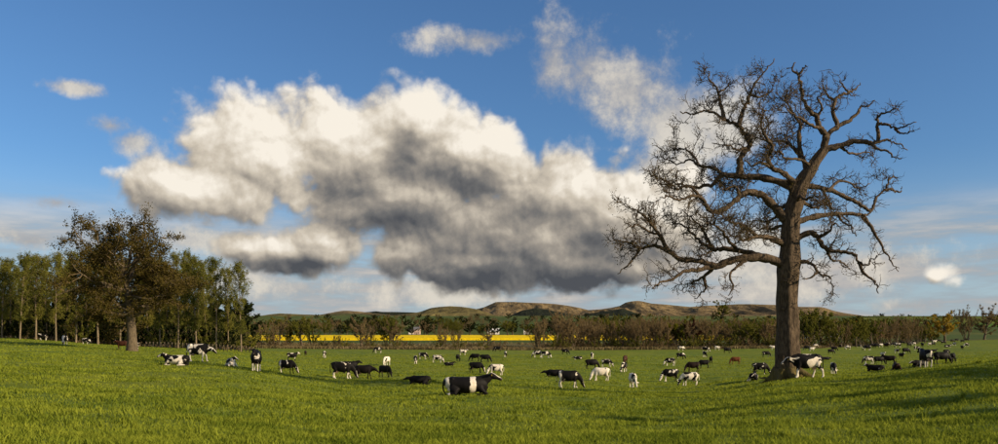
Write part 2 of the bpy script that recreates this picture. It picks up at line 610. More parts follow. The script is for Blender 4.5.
# ------------------------------------------------------------------ hills
def fbm2(x, y, seed, octaves=5):
    r = np.random.default_rng(seed)
    s = 0
    amp, f = 1.0, 1.0
    for _ in range(octaves):
        for _k in range(3):
            th, ph = r.uniform(0, 6.28, 2)
            s = s + amp / 3 * np.sin(f * (x * math.cos(th) + y * math.sin(th)) + ph + 1.3 * np.sin(f * .7 * (x * math.sin(th) - y * math.cos(th)) + ph * 2))
        amp *= .55
        f *= 1.95
    return s


def hill(name, line, D, front, back, mat, seed, gully=0.10, flat=0.0):
    """line: crest rows seen from the field; the slope falls to the farmland in front of and behind the crest"""
    X = np.linspace(line[0][0], line[-1][0], max(60, int((line[-1][0] - line[0][0]) * 1.6)))
    Yp = np.interp(X, [q[0] for q in line], [q[1] for q in line])
    k = 3
    w = np.exp(-.5 * (np.arange(-6, 7) / 2.0) ** 2); w /= w.sum()
    Yp = np.convolve(np.pad(Yp, 6, mode='edge'), w, 'valid')
    u = (X - CX) / F
    zr = CAM_Z + (HY - Yp) / F * D
    ts = np.concatenate([np.linspace(0, 1, 46), 1 + np.linspace(0.03, 1, 16)])
    rows = []
    for t in ts:
        if t <= 1:
            d = D - front * (1 - t)
            prof = t ** 1.25 if flat == 0 else np.clip(t ** .9, 0, 1)
            prof = prof * prof * (3 - 2 * prof) * .55 + prof * .45
        else:
            d = D + back * (t - 1)
            prof = 1 - (t - 1) ** 1.4 - flat * 0
        x = u * d
        g = np.abs(fbm2(x / (D * .016), np.full_like(x, d / (D * .10)), seed)) * .8 + .5 * np.abs(fbm2(x / (D * .05), np.full_like(x, d / (D * .2)), seed + 40))
        base = np.minimum(zt(x, np.full_like(x, d)), zr) - 6
        hgt = zr - base
        amp = np.sin(math.pi * min(t, 1)) if t <= 1 else 0
        z = base + hgt * prof * (1 - gully * amp * 2.2 * g)
        rows.append(np.stack([x, np.full_like(x, d), z], -1))
    P = np.array(rows)
    P[:, 0, 2] = np.minimum(P[:, 0, 2], zt(P[:, 0, 0], P[:, 0, 1])) - 4
    P[:, -1, 2] = np.minimum(P[:, -1, 2], zt(P[:, -1, 0], P[:, -1, 1])) - 4
    o = link(name, grid_mesh(name, P, mat))
    tag(o, kind='structure')
    return o


HM1 = hill_mat('moor_tan', (0.18, 0.130, 0.065), (0.29, 0.210, 0.100), (0.06, 0.085, 0.025), 120, 0.8)  # tan bracken moor, its own colour
HM2 = hill_mat('moor_green', (0.14, 0.115, 0.044), (0.23, 0.185, 0.063), (0.065, 0.11, 0.02), 80, 0.7)
HM3 = hill_mat('cloud_shaded_woods', (0.020, 0.026, 0.014), (0.036, 0.038, 0.018), (0.03, 0.04, 0.016), 60, 0.9)  # dark woods; cloud shade over the knolls is put into this colour too
HM4 = hill_mat('near_hill', (0.09, 0.12, 0.02), (0.13, 0.15, 0.028), (0.06, 0.115, 0.018), 40, 0.4)
hill('hill', [(150, 326), (200, 322), (253, 320), (262, 317.3), (271, 315.5), (280, 314.3), (291, 315), (302, 315.5), (316, 316.2), (325, 318), (335, 321), (350, 325)], 2900, 900, 600, HM2, 1)
hill('hill', [(285, 321), (305, 318), (324, 315), (335, 312.3), (343, 311), (348, 311), (356, 311.5), (365, 312.5), (380, 314.5), (395, 317.5), (410, 320)], 3300, 1000, 700, HM1, 2)
hill('hill', [(345, 316), (360, 312.5), (370, 312), (376, 311.2), (382, 312), (395, 312), (415, 312.5), (440, 316)], 4300, 900, 700, HM3, 3)
hill('hill', [(375, 319), (394, 316.6), (409, 314), (420, 312), (431, 308), (439, 307), (450, 306.2), (461, 306.8), (470, 308), (478, 309.5), (487, 313), (498, 317), (515, 321)], 4000, 1300, 900, HM2, 4, .14)
hill('hill', [(440, 315), (470, 310.5), (477, 309), (484, 307.4), (491, 304.2), (496, 302), (514, 302), (528, 302.7), (546, 303.4), (555, 304), (568, 305.8), (580, 308), (592, 311), (610, 316)], 6600, 1900, 1500, HM1, 5, .13, 1)
hill('hill', [(498, 319), (512, 315), (522, 310.5), (535, 308.2), (546, 309.5), (558, 312), (575, 315), (590, 317)], 4700, 900, 700, HM3, 6)
hill('hill', [(560, 315), (586, 310.5), (594, 309.9), (602, 309.2), (610, 308), (620, 306), (625, 302.8), (631, 301.4), (638, 300.8), (643, 301.5), (651, 303.5), (665, 304.5), (678, 305.8), (690, 307), (704, 305.8), (724, 305.1), (738, 304.2), (751, 304.2), (765, 304.7), (777, 305), (797, 306.8), (807, 307), (820, 307), (826, 308.2), (834, 311), (845, 313.2), (857, 314.9), (870, 317), (900, 321)], 6200, 1900, 1500, HM1, 7, .2, 1)
hill('hill', [(570, 318), (590, 313.5), (608, 311), (622, 308.5), (630, 311), (640, 315), (655, 318)], 4900, 900, 700, HM3, 8)
hill('hill', [(800, 325), (834, 319.5), (861, 317.5), (875, 317), (900, 317), (917, 317), (935, 317.6), (945, 317), (968, 317), (1010, 317.5), (1080, 321)], 1750, 800, 500, HM4, 9)

# ------------------------------------------------------------------ grass blades and rough grass (uncountable)
def blades(name, x, y, h, w, lean, mat, rng, z0=-0.02):
    """one tapered bent blade at each x, y"""
    k = len(x)
    th = rng.uniform(0, 2 * math.pi, k)
    la = rng.uniform(0, 2 * math.pi, k)
    z = zt(x, y) + z0
    dx, dy = np.cos(th) * w / 2, np.sin(th) * w / 2
    lx, ly = np.cos(la) * lean * h, np.sin(la) * lean * h
    Pt = np.empty((k, 5, 3))
    Pt[:, 0] = np.stack([x - dx, y - dy, z], -1)
    Pt[:, 1] = np.stack([x + dx, y + dy, z], -1)
    Pt[:, 2] = np.stack([x + dx * .8 + lx * .35, y + dy * .8 + ly * .35, z + h * .6], -1)
    Pt[:, 3] = np.stack([x - dx * .8 + lx * .35, y - dy * .8 + ly * .35, z + h * .6], -1)
    Pt[:, 4] = np.stack([x + lx, y + ly, z + h], -1)
    i = np.arange(k)[:, None] * 5
    me = mesh_np(name, Pt.reshape(-1, 3), [i + np.array([[0, 1, 2, 3]]), i + np.array([[3, 2, 4]])], mat)
    return link(name, me)


M_BLADE = leaf_mat('grass_blade', (0.078, 0.122, 0.012), (0.30, 0.33, 0.038), 0.4, 0.45)
M_STRAW = leaf_mat('dead_grass', (0.10, 0.085, 0.030), (0.26, 0.20, 0.11), 0.3, 0.15)
rng = np.random.default_rng(11)
N = 460000
lg = rng.uniform(math.log(9.5), math.log(190), N)
gy = np.exp(lg)
gx = gy * rng.uniform(-.80, .80, N)
cl = fbm2(gx * 1.4, gy * 1.4, 5, 3) + .7 * fbm2(gx * .35, gy * .35, 6, 3)
keep = rng.uniform(0, 1, N) < np.clip(.72 + .4 * cl, .25, 1)
gx, gy, cl = gx[keep], gy[keep], cl[keep]
gh = (0.055 + .045 * np.clip(cl + .3, 0, 1.6) + rng.uniform(0, .05, len(gx)))
gw = .010 + .00085 * gy * rng.uniform(.7, 1.5, len(gx))
# coarser tufts standing out of the sward
nt_ = 900
ty = np.exp(rng.uniform(math.log(11), math.log(75), nt_))
tx = ty * rng.uniform(-.75, .75, nt_)
k_ = rng.integers(14, 40, nt_)
sp = rng.uniform(.06, .22, nt_)
th_ = rng.uniform(.10, .24, nt_)
rep = np.repeat(np.arange(nt_), k_)
gx = np.concatenate([gx, tx[rep] + rng.normal(0, 1, len(rep)) * sp[rep]])
gy = np.concatenate([gy, ty[rep] + rng.normal(0, 1, len(rep)) * sp[rep]])
gh = np.concatenate([gh, th_[rep] * rng.uniform(.5, 1.1, len(rep))])
gw = np.concatenate([gw, .014 + .0008 * ty[rep]])
g = blades('grass', gx, gy, gh, gw, rng.uniform(.2, .9, len(gx)), M_BLADE, rng)
tag(g, 'short bright green grass blades covering the pasture', 'grass', kind='stuff')
# dead grass and bracken along the bank beyond the pasture
N = 36000
rx = rng.uniform(-.36, .46, N)
ry = 247 + rng.exponential(26, N) + 105 * np.clip((rx - .40) / .12, 0, 1)
rx = rx * ry
keep = (fbm2(rx * .08, ry * .05, 17, 3) > -.15) | (ry < 256)
rx, ry = rx[keep], ry[keep]
g = blades('rough_grass', rx, ry, rng.uniform(.35, 1.15, len(rx)), rng.uniform(.15, .4, len(rx)), rng.uniform(.1, .6, len(rx)), M_STRAW, rng)
tag(g, 'pale dead grass and bracken on the bank beyond the pasture', 'dead grass', kind='stuff')


# ------------------------------------------------------------------ trees: tubes and leaves
class Tubes:
    """collects tapered tubes; every branch is a run of rings"""
    def __init__(s):
        s.v, s.q, s.t, s.n = [], [], [], 0

    def add(s, pts, rad, k=6, lumps=None, cap=False):
        pts = np.asarray(pts, float)
        rad = np.asarray(rad, float)
        m = len(pts)
        tg = np.gradient(pts, axis=0)
        tg /= np.linalg.norm(tg, axis=1)[:, None] + 1e-9
        ref = np.array((0.31, 0.87, 0.38)) if abs(tg[0, 2]) > .5 else np.array((0, 0, 1.0))
        u = np.cross(tg, ref)
        u /= np.linalg.norm(u, axis=1)[:, None] + 1e-9
        v = np.cross(tg, u)
        a = np.arange(k) * 2 * math.pi / k
        rr = rad[:, None] * np.ones((1, k))
        if lumps is not None: rr = rr * lumps(m, k)
        P = pts[:, None, :] + rr[:, :, None] * (np.cos(a)[None, :, None] * u[:, None, :] + np.sin(a)[None, :, None] * v[:, None, :])
        i = np.arange(m * k).reshape(m, k) + s.n
        j = np.roll(i, -1, axis=1)
        s.q.append(np.stack([i[:-1], j[:-1], j[1:], i[1:]], -1).reshape(-1, 4))
        s.v.append(P.reshape(-1, 3))
        s.n += m * k
        if cap:
            s.v.append(pts[-1:])
            s.t.append(np.stack([i[-1], j[-1], np.full(k, s.n)], -1))
            s.n += 1

    def mesh(s, name, mat):
        return mesh_np(name, np.concatenate(s.v), [np.concatenate(s.q)] + ([np.concatenate(s.t)] if s.t else []), mat)


def leaves_mesh(name, C, size, mat, rng, flat=0.0):
    """a small bent two-triangle leaf spray at every point of C"""
    C = np.asarray(C, float)
    k = len(C)
    d = rng.normal(0, 1, (k, 3))
    d /= np.linalg.norm(d, axis=1)[:, None]
    e_ = np.cross(d, rng.normal(0, 1, (k, 3)))
    e_ /= np.linalg.norm(e_, axis=1)[:, None] + 1e-9
    sz = size * rng.uniform(.55, 1.35, (k, 1))
    P = np.empty((k, 4, 3))
    P[:, 0] = C - d * sz * .6
    P[:, 1] = C + e_ * sz * .38
    P[:, 2] = C + d * sz * .6 + np.cross(d, e_) * sz * .2
    P[:, 3] = C - e_ * sz * .38
    i = np.arange(k)[:, None] * 4
    return mesh_np(name, P.reshape(-1, 3), [i + np.array([[0, 1, 2]]), i + np.array([[0, 2, 3]])], mat, smooth=False)


def unit(v):
    return v / (np.linalg.norm(v) + 1e-9)


def walk(p, d, L, steps, rng, wig, up=0.0, out=None):
    """crooked line from p"""
    pts = [p]
    d = unit(d)
    for _ in range(steps):
        d = unit(d + rng.normal(0, wig, 3) + np.array((0, 0, up)))
        p = p + d * (L / steps)
        pts.append(p)
    return np.array(pts)


def sample(pts, f):
    s = f * (len(pts) - 1)
    i = min(int(s), len(pts) - 2)
    return pts[i] + (pts[i + 1] - pts[i]) * (s - i), unit(pts[i + 1] - pts[i])


def side(t, rng, ang):
    """direction leaving t at angle ang in a random plane"""
    q = rng.normal(0, 1, 3)
    q = unit(q - t * np.dot(q, t))
    return t * math.cos(ang) + q * math.sin(ang)


M_OAKBARK = bark_mat('oak_bark', (0.042, 0.030, 0.020), (0.145, 0.105, 0.068), 4.0, (0.13, 0.11, 0.022))
M_BARK = bark_mat('tree_bark', (0.07, 0.055, 0.035), (0.17, 0.13, 0.085), 3.0)
M_TWIG = bark_mat('twig_bark', (0.13, 0.093, 0.052), (0.23, 0.165, 0.095), 3.0)
M_PALEBARK = bark_mat('poplar_bark', (0.12, 0.095, 0.06), (0.26, 0.20, 0.13), 3.0)
M_BUD = leaf_mat('oak_buds', (0.075, 0.062, 0.022), (0.14, 0.11, 0.03), 0.3, 0.6)
M_OAKLEAF = leaf_mat('oak_leaf', (0.040, 0.034, 0.010), (0.095, 0.072, 0.018), 0.3, 0.4)
M_POPLAR = leaf_mat('poplar_leaf', (0.10, 0.112, 0.022), (0.20, 0.185, 0.036), 0.35, 0.3)
M_OLIVE = leaf_mat('olive_leaf', (0.095, 0.105, 0.020), (0.195, 0.185, 0.034), 0.35, 0.25)
M_BROWN = leaf_mat('brown_twigs', (0.16, 0.115, 0.058), (0.27, 0.195, 0.095), 0.25, 0.25)
M_DARKLEAF = leaf_mat('dark_leaf', (0.016, 0.024, 0.009), (0.038, 0.045, 0.014), 0.25, 0.3)
M_FRESH = leaf_mat('fresh_leaf', (0.10, 0.11, 0.014), (0.20, 0.185, 0.022), 0.4, 0.3)
M_GOLD = leaf_mat('golden_leaf', (0.24, 0.16, 0.022), (0.42, 0.28, 0.04), 0.4, 0.3)
M_RED = leaf_mat('copper_leaf', (0.05, 0.022, 0.016), (0.10, 0.042, 0.026), 0.3, 0.3)

# ------------------------------------------------------------------ the bare oak
OAK_D = 47.0
OAK_BASE = on(787.5, OAK_D)


def opx(X, Y, dy=0.0):
    """a point of the oak: photo column and row at the tree's own distance (plus dy metres), relative to the foot"""
    D = OAK_D + dy
    return np.array(((X - CX) / F * D, D, CAM_Z + (HY - Y) / F * D)) - np.array(OAK_BASE)


oak = empty('oak_tree', OAK_BASE)
tag(oak, 'huge bare gnarled oak with a thick trunk rising above the grazing cows', 'tree')
rng = np.random.default_rng(21)
S0 = OAK_D / F
tr = [(787, 384, 19), (787.2, 380, 16.5), (787.4, 376, 14.5), (787.6, 370, 13), (788, 360, 12), (788, 345, 11.5), (788, 325, 10.8), (787.6, 305, 10.2), (787.4, 288, 9.8), (788, 272, 10.6), (789, 262, 10.2),
      (790, 245, 8.8), (791, 230, 8.4), (792, 217, 8.2), (795, 202, 8.0), (799, 188, 7.6), (804, 178, 6.8), (811, 168, 5.8), (817, 160, 5.0), (824, 149, 4.4)]
tp = np.array([opx(X, Y, 0) for X, Y, r in tr])
tp[:, 0] += rng.normal(0, .03, len(tp))
# resample finely so the trunk can be knobbly
ti = np.linspace(0, len(tp) - 1, 90)
tp2 = np.stack([np.interp(ti, np.arange(len(tp)), tp[:, c]) for c in range(3)], -1)
tr2 = np.interp(ti, np.arange(len(tp)), [r * S0 for *_, r in tr])


def trunk_lumps(m, k):
    a = np.arange(k) * 2 * math.pi / k
    h = np.linspace(0, 1, m)[:, None]
    fl = np.exp(-h * 16)
    rib = .10 * np.sin(7 * a + 5 * h) + .05 * np.sin(13 * a - 7 * h) + .03 * np.sin(23 * a + 11 * h)
    root = .38 * np.maximum(0, np.sin(5 * a + .7)) ** 2
    knob = .07 * np.sin(3 * a + 25 * h) * np.sin(31 * h + 1)
    return 1 + rib * .55 + root * fl + knob


T = Tubes()
T.add(tp2, tr2, 40, trunk_lumps)
# knots and burrs on the bark
for X, Y, sx, r in ((784, 309, -.2, 5.0), (797, 322, .5, 5.5)):
    c = opx(X, Y, -.42 if X < 790 else -.1)
    T.add(np.array([c + np.array((0, .3, 0)), c + np.array((0, .05, 0)), c + np.array((sx * .1, -.06, 0)), c + np.array((sx * .12, -.10, 0))]), np.array((.9, 1.0, .75, .35)) * r * S0 * .55, 9, None, True)
# spreading roots
for a in (0.25, 1.2, 2.6, 3.15, 3.9, 4.6, 5.5):
    L = rng.uniform(1.3, 2.1)
    q = []
    for t_ in np.linspace(0, 1, 7):
        rr = .45 + L * t_ * .75
        x_, y_ = math.cos(a + .15 * t_) * rr, math.sin(a + .15 * t_) * rr
        gz = float(zt(OAK_BASE.x + x_, OAK_BASE.y + y_)) - OAK_BASE.z
        q.append((x_, y_, gz + .55 * (1 - t_) ** 2.2 - .06 * t_))
    T.add(q, np.linspace(.36, .07, 7), 8)
# trunk goes up the left fork as well
link('trunk', T.mesh('trunk', M_OAKBARK), oak)

# main limbs traced along the photograph: [(X, Y)...], half-width in px at start, depth at end in m, twig density
LIMBS = [
    ([(794, 266), (781, 263), (766, 258), (747, 258), (730, 261), (716, 266), (699, 261), (679, 258), (666, 250), (655, 246), (640, 248), (629, 243), (615, 239)], 5.6, -1.5, 1.0),
    ([(640, 248), (632, 261), (624, 268), (618, 274)], 1.2, -1.6, .2),
    ([(668, 251), (659, 234), (651, 224), (644, 216), (635, 210), (625, 207)], 2.0, -2.5, 1.3),
    ([(659, 234), (650, 232), (640, 226), (630, 226)], 1.2, -2.8, 1.2),
    ([(716, 266), (699, 270), (686, 271), (672, 279), (660, 283), (652, 288)], 2.4, -2.0, .7),
    ([(716, 266), (703, 277), (691, 283), (679, 291)], 2.0, .8, .6),
    ([(703, 277), (706, 288), (701, 294), (696, 298)], 1.3, .9, .8),
    ([(747, 259), (738, 266), (730, 275), (733, 288), (728, 296)], 1.7, -1.2, 1.0),
    ([(766, 258), (747, 252), (726, 249), (713, 249), (703, 244), (692, 234), (683, 226), (672, 222)], 3.0, 2.8, 1.3),
    ([(713, 249), (706, 236), (700, 226), (690, 216), (684, 212)], 1.7, 2.5, 1.3),
    ([(737, 250), (728, 240), (722, 230), (712, 224), (706, 222)], 1.8, -3.0, 1.4),
    ([(785, 244), (770, 238), (757, 236), (745, 226), (733, 222), (722, 219)], 3.2, -3.6, 1.3),
    ([(757, 236), (745, 240), (736, 236), (726, 238)], 1.6, -3.6, 1.2),
    ([(786, 220), (769, 201), (759, 194), (748, 192), (740, 197), (730, 205), (716, 212), (708, 209), (701, 197), (689, 187), (676, 188), (665, 180), (651, 175)], 4.2, -2.4, 1.1),
    ([(701, 197), (692, 196), (680, 200), (668, 196), (660, 198)], 1.6, -2.8, 1.3),
    ([(740, 197), (735, 186), (725, 190), (718, 186)], 1.5, -1.0, 1.2),
    ([(797, 192), (785, 184), (765, 178), (741, 177), (724, 175), (718, 178), (711, 185), (691, 187), (674, 183), (660, 185)], 4.6, 2.2, 1.2),
    ([(724, 175), (712, 168), (700, 166), (688, 160), (677, 165), (662, 156)], 1.9, 2.8, 1.3),
    ([(700, 166), (690, 152), (680, 148), (672, 152)], 1.2, 2.9, 1.4),
    ([(739, 177), (740, 166), (741, 157), (747, 149), (750, 144), (744, 133), (738, 126), (731, 122), (724, 119), (712, 112), (704, 111), (692, 113), (680, 112)], 3.4, 1.5, 1.0),
    ([(738, 126), (743, 111), (747, 102), (750, 94), (756, 82), (767, 68), (775, 60)], 2.2, .8, .9),
    ([(750, 94), (760, 97), (768, 93), (772, 90)], 1.1, .6, 1.0),
    ([(724, 119), (721, 107), (718, 90), (709, 79), (708, 70)], 1.8, 2.4, 1.2),
    ([(718, 92), (726, 88), (731, 82)], 1.0, 2.4, 1.1),
    ([(748, 147), (738, 150), (731, 146), (712, 144)], 1.4, -.6, 1.1),
    ([(797, 186), (785, 174), (772, 168), (768, 158), (772, 147), (766, 136), (760, 123), (764, 112), (758, 104)], 2.8, -3.2, 1.3),
    ([(772, 168), (760, 162), (752, 166), (744, 160)], 1.6, -3.0, 1.3),
    ([(808, 172), (802, 158), (794, 148), (785, 141), (772, 141), (764, 130)], 2.6, 2.8, 1.3),
    ([(801, 157), (799, 134), (800, 124), (792, 112), (786, 100), (788, 90)], 2.2, 3.2, 1.2),
    ([(812, 168), (802, 160), (785, 158), (780, 150), (776, 156)], 1.9, -2.0, 1.2),
    ([(824, 148), (826, 136), (821, 129), (816, 117), (811, 112), (804, 101), (801, 87), (798, 76), (793, 70), (794, 62)], 3.4, -.8, .45),
    ([(798, 76), (803, 69), (807, 65)], 1.2, -.9, .2),
    ([(816, 117), (822, 108), (818, 98), (824, 90)], 1.3, -1.2, 1.0),
    ([(821, 129), (810, 124), (800, 118), (790, 112), (784, 104)], 1.5, -2.4, 1.2),
    ([(824, 142), (830, 132), (838, 126), (833, 114), (836, 99), (843, 94), (848, 92), (843, 86), (839, 80)], 2.6, 1.2, .5),
    ([(848, 92), (856, 89), (860, 82)], 1.1, 1.3, .15),
    ([(836, 101), (828, 96), (824, 88), (822, 80)], 1.2, 1.5, .5),
    ([(838, 126), (848, 121), (858, 112), (861, 106), (868, 106), (875, 100)], 1.9, .6, .3),
    ([(822, 150), (838, 146), (858, 141), (876, 143), (878, 126), (878, 116), (887, 112), (897, 109)], 3.2, -1.2, .45),
    ([(878, 124), (886, 124), (895, 128), (905, 126), (915, 122)], 1.5, -1.6, .25),
    ([(895, 128), (899, 132), (907, 133), (915, 131)], 1.0, -1.8, .1),
    ([(875, 143), (887, 140), (895, 143), (908, 149)], 1.3, -.6, .3),
    ([(870, 142), (877, 148), (888, 151), (893, 157), (901, 159)], 1.4, -1.4, .3),
    ([(840, 146), (848, 152), (858, 154), (866, 152), (874, 157)], 1.3, 1.6, .8),
    ([(802, 187), (810, 186), (829, 190), (845, 197), (858, 203), (871, 211), (876, 198), (886, 189), (888, 180), (886, 175)], 2.8, 1.8, .45),
    ([(888, 180), (893, 177), (898, 178)], .9, 1.8, .1),
    ([(884, 190), (892, 189), (900, 192), (902, 187)], 1.4, 1.8, .1),
    ([(829, 190), (838, 182), (848, 182), (858, 188), (870, 184)], 1.5, 2.6, 1.1),
    ([(822, 189), (828, 200), (832, 208), (838, 210)], 1.3, -1.5, 1.0),
    ([(796, 222), (813, 217), (835, 214), (857, 214), (866, 215), (872, 210)], 3.6, .8, .5),
    ([(862, 215), (871, 227), (876, 236), (884, 249), (890, 260), (898, 272)], 1.9, .4, .35),
    ([(838, 214), (842, 222), (850, 226), (856, 236)], 1.3, -1.0, .7),
    ([(796, 239), (810, 233), (818, 238), (826, 249), (841, 252), (854, 254), (860, 263), (867, 265), (875, 255)], 3.0, -1.4, .7),
    ([(859, 262), (862, 271), (871, 279), (876, 284), (878, 293)], 1.5, -1.6, .45),
    ([(818, 238), (828, 232), (834, 224), (842, 228)], 1.4, -2.2, 1.1),
    ([(796, 262), (806, 262), (813, 265), (818, 273), (829, 277), (833, 287)], 2.2, -1.0, .6),
    ([(818, 272), (810, 278), (801, 279)], 1.2, -1.1, .6),
    ([(826, 249), (832, 260), (842, 262), (850, 270)], 1.3, .8, .7),
    ([(792, 200), (784, 206), (776, 216), (766, 222), (758, 218)], 2.4, 3.4, 1.3),
    ([(797, 196), (806, 204), (816, 208), (824, 204), (834, 202)], 2.0, 3.4, 1.2),
    ([(795, 206), (800, 196), (806, 200), (812, 196), (818, 198)], 2.0, -3.6, 1.1),
    ([(790, 230), (780, 226), (772, 230), (762, 228), (754, 232)], 2.2, 3.0, 1.2),
]
NL = len(LIMBS)
for li, (line, hw, dend, dens) in enumerate(LIMBS):
    hw *= .95
    dens = dens * .82 if dens > .6 else dens
    line = np.array(line, float)
    n_ = len(line)
    # depth runs out to dend; branches off another limb start at that limb's depth
    d0 = 0.0
    for q, (l2, h2, e2, _) in enumerate(LIMBS[:li]):
        dd = [math.hypot(a - line[0][0], b - line[0][1]) for a, b in l2]
        if min(dd) < 7 and q != li:
            d0 = e2 * (int(np.argmin(dd)) / (len(l2) - 1)) if dd.index(min(dd)) > 0 else d0
    base = np.array([opx(X, Y, d0 + (dend - d0) * (i / (n_ - 1))) for i, (X, Y) in enumerate(line)])
    # finer line with crooks
    sub = 5
    ii = np.linspace(0, n_ - 1, (n_ - 1) * sub + 1)
    fine = []
    for c in range(3):
        v = base[:, c]
        k0 = np.clip(ii.astype(int), 0, n_ - 2)
        f_ = ii - k0
        m_ = np.gradient(v)
        h00, h10, h01, h11 = 2 * f_**3 - 3 * f_**2 + 1, f_**3 - 2 * f_**2 + f_, -2 * f_**3 + 3 * f_**2, f_**3 - f_**2
        fine.append(h00 * v[k0] + h10 * m_[k0] + h01 * v[k0 + 1] + h11 * m_[k0 + 1])
    fine = np.stack(fine, -1)
    fine += rng.normal(0, .045, fine.shape) * np.linspace(.3, 1, len(fine))[:, None]
    L = np.linalg.norm(np.diff(fine, axis=0), axis=1).sum()
    tipw = .42 if hw < 2.2 else .55
    rad = S0 * (hw * (1 - np.linspace(0, 1, len(fine)) ** .8) + tipw) * (1 + .10 * rng.normal(0, 1, len(fine)))
    rad = np.maximum(rad, .012)
    W = Tubes()
    W.add(fine, rad, 8 if hw > 2 else 6, None, True)
    limb = link('limb', W.mesh('limb', M_OAKBARK), oak)
    # smaller branches and twigs
    B = Tubes()
    buds = []
    n2 = max(2, int(L / .36 * min(dens, 1.0) ** .5))
    for _ in range(n2):
        f = rng.uniform(.18 if hw > 2 else .05, 1.0) ** .85
        p0, t0_ = sample(fine, f)
        l2 = rng.uniform(.45, 1.75) * (1.0 if hw > 2 else .8) * (.55 + .6 * min(dens, 1.2))
        if dens < .5: l2 *= .5
        d_ = side(t0_, rng, rng.uniform(.6, 1.35))
        d_[1] *= .9
        b2 = walk(p0, d_ + np.array((0, 0, .25)), l2, 7, rng, .36, .07)
        r2 = min(.045, .5 * float(np.interp(f, np.linspace(0, 1, len(rad)), rad))) * rng.uniform(.6, 1.0)
        B.add(b2, np.linspace(r2, .011, len(b2)), 5)
        for _k in range(int((4 + l2 * 5.2) * min(1.15, dens + .15))):
            p1, t1_ = sample(b2, rng.uniform(.2, 1.0))
            l3 = rng.uniform(.25, .75) * (.7 if dens < .35 else 1)
            b3 = walk(p1, side(t1_, rng, rng.uniform(.5, 1.2)), l3, 4, rng, .34, .05)
            B.add(b3, np.linspace(.017, .008, 5), 4)
            for _m in range(rng.integers(1, 4)):
                p2, t2_ = sample(b3, rng.uniform(.3, 1.0))
                b4 = walk(p2, side(t2_, rng, rng.uniform(.4, 1.0)), rng.uniform(.12, .34), 2, rng, .3, .05)
                B.add(b4, (.010, .008, .006), 3)
                if dens > .5:
                    for _q in range(rng.integers(1, 3)):
                        buds.append(b4[-1] + rng.normal(0, .06, 3))
    tag(link('twigs', B.mesh('twigs', M_OAKBARK), limb), kind='stuff')
    if buds: tag(link('buds', leaves_mesh('buds', buds, .065, M_BUD, rng), limb), kind='stuff')


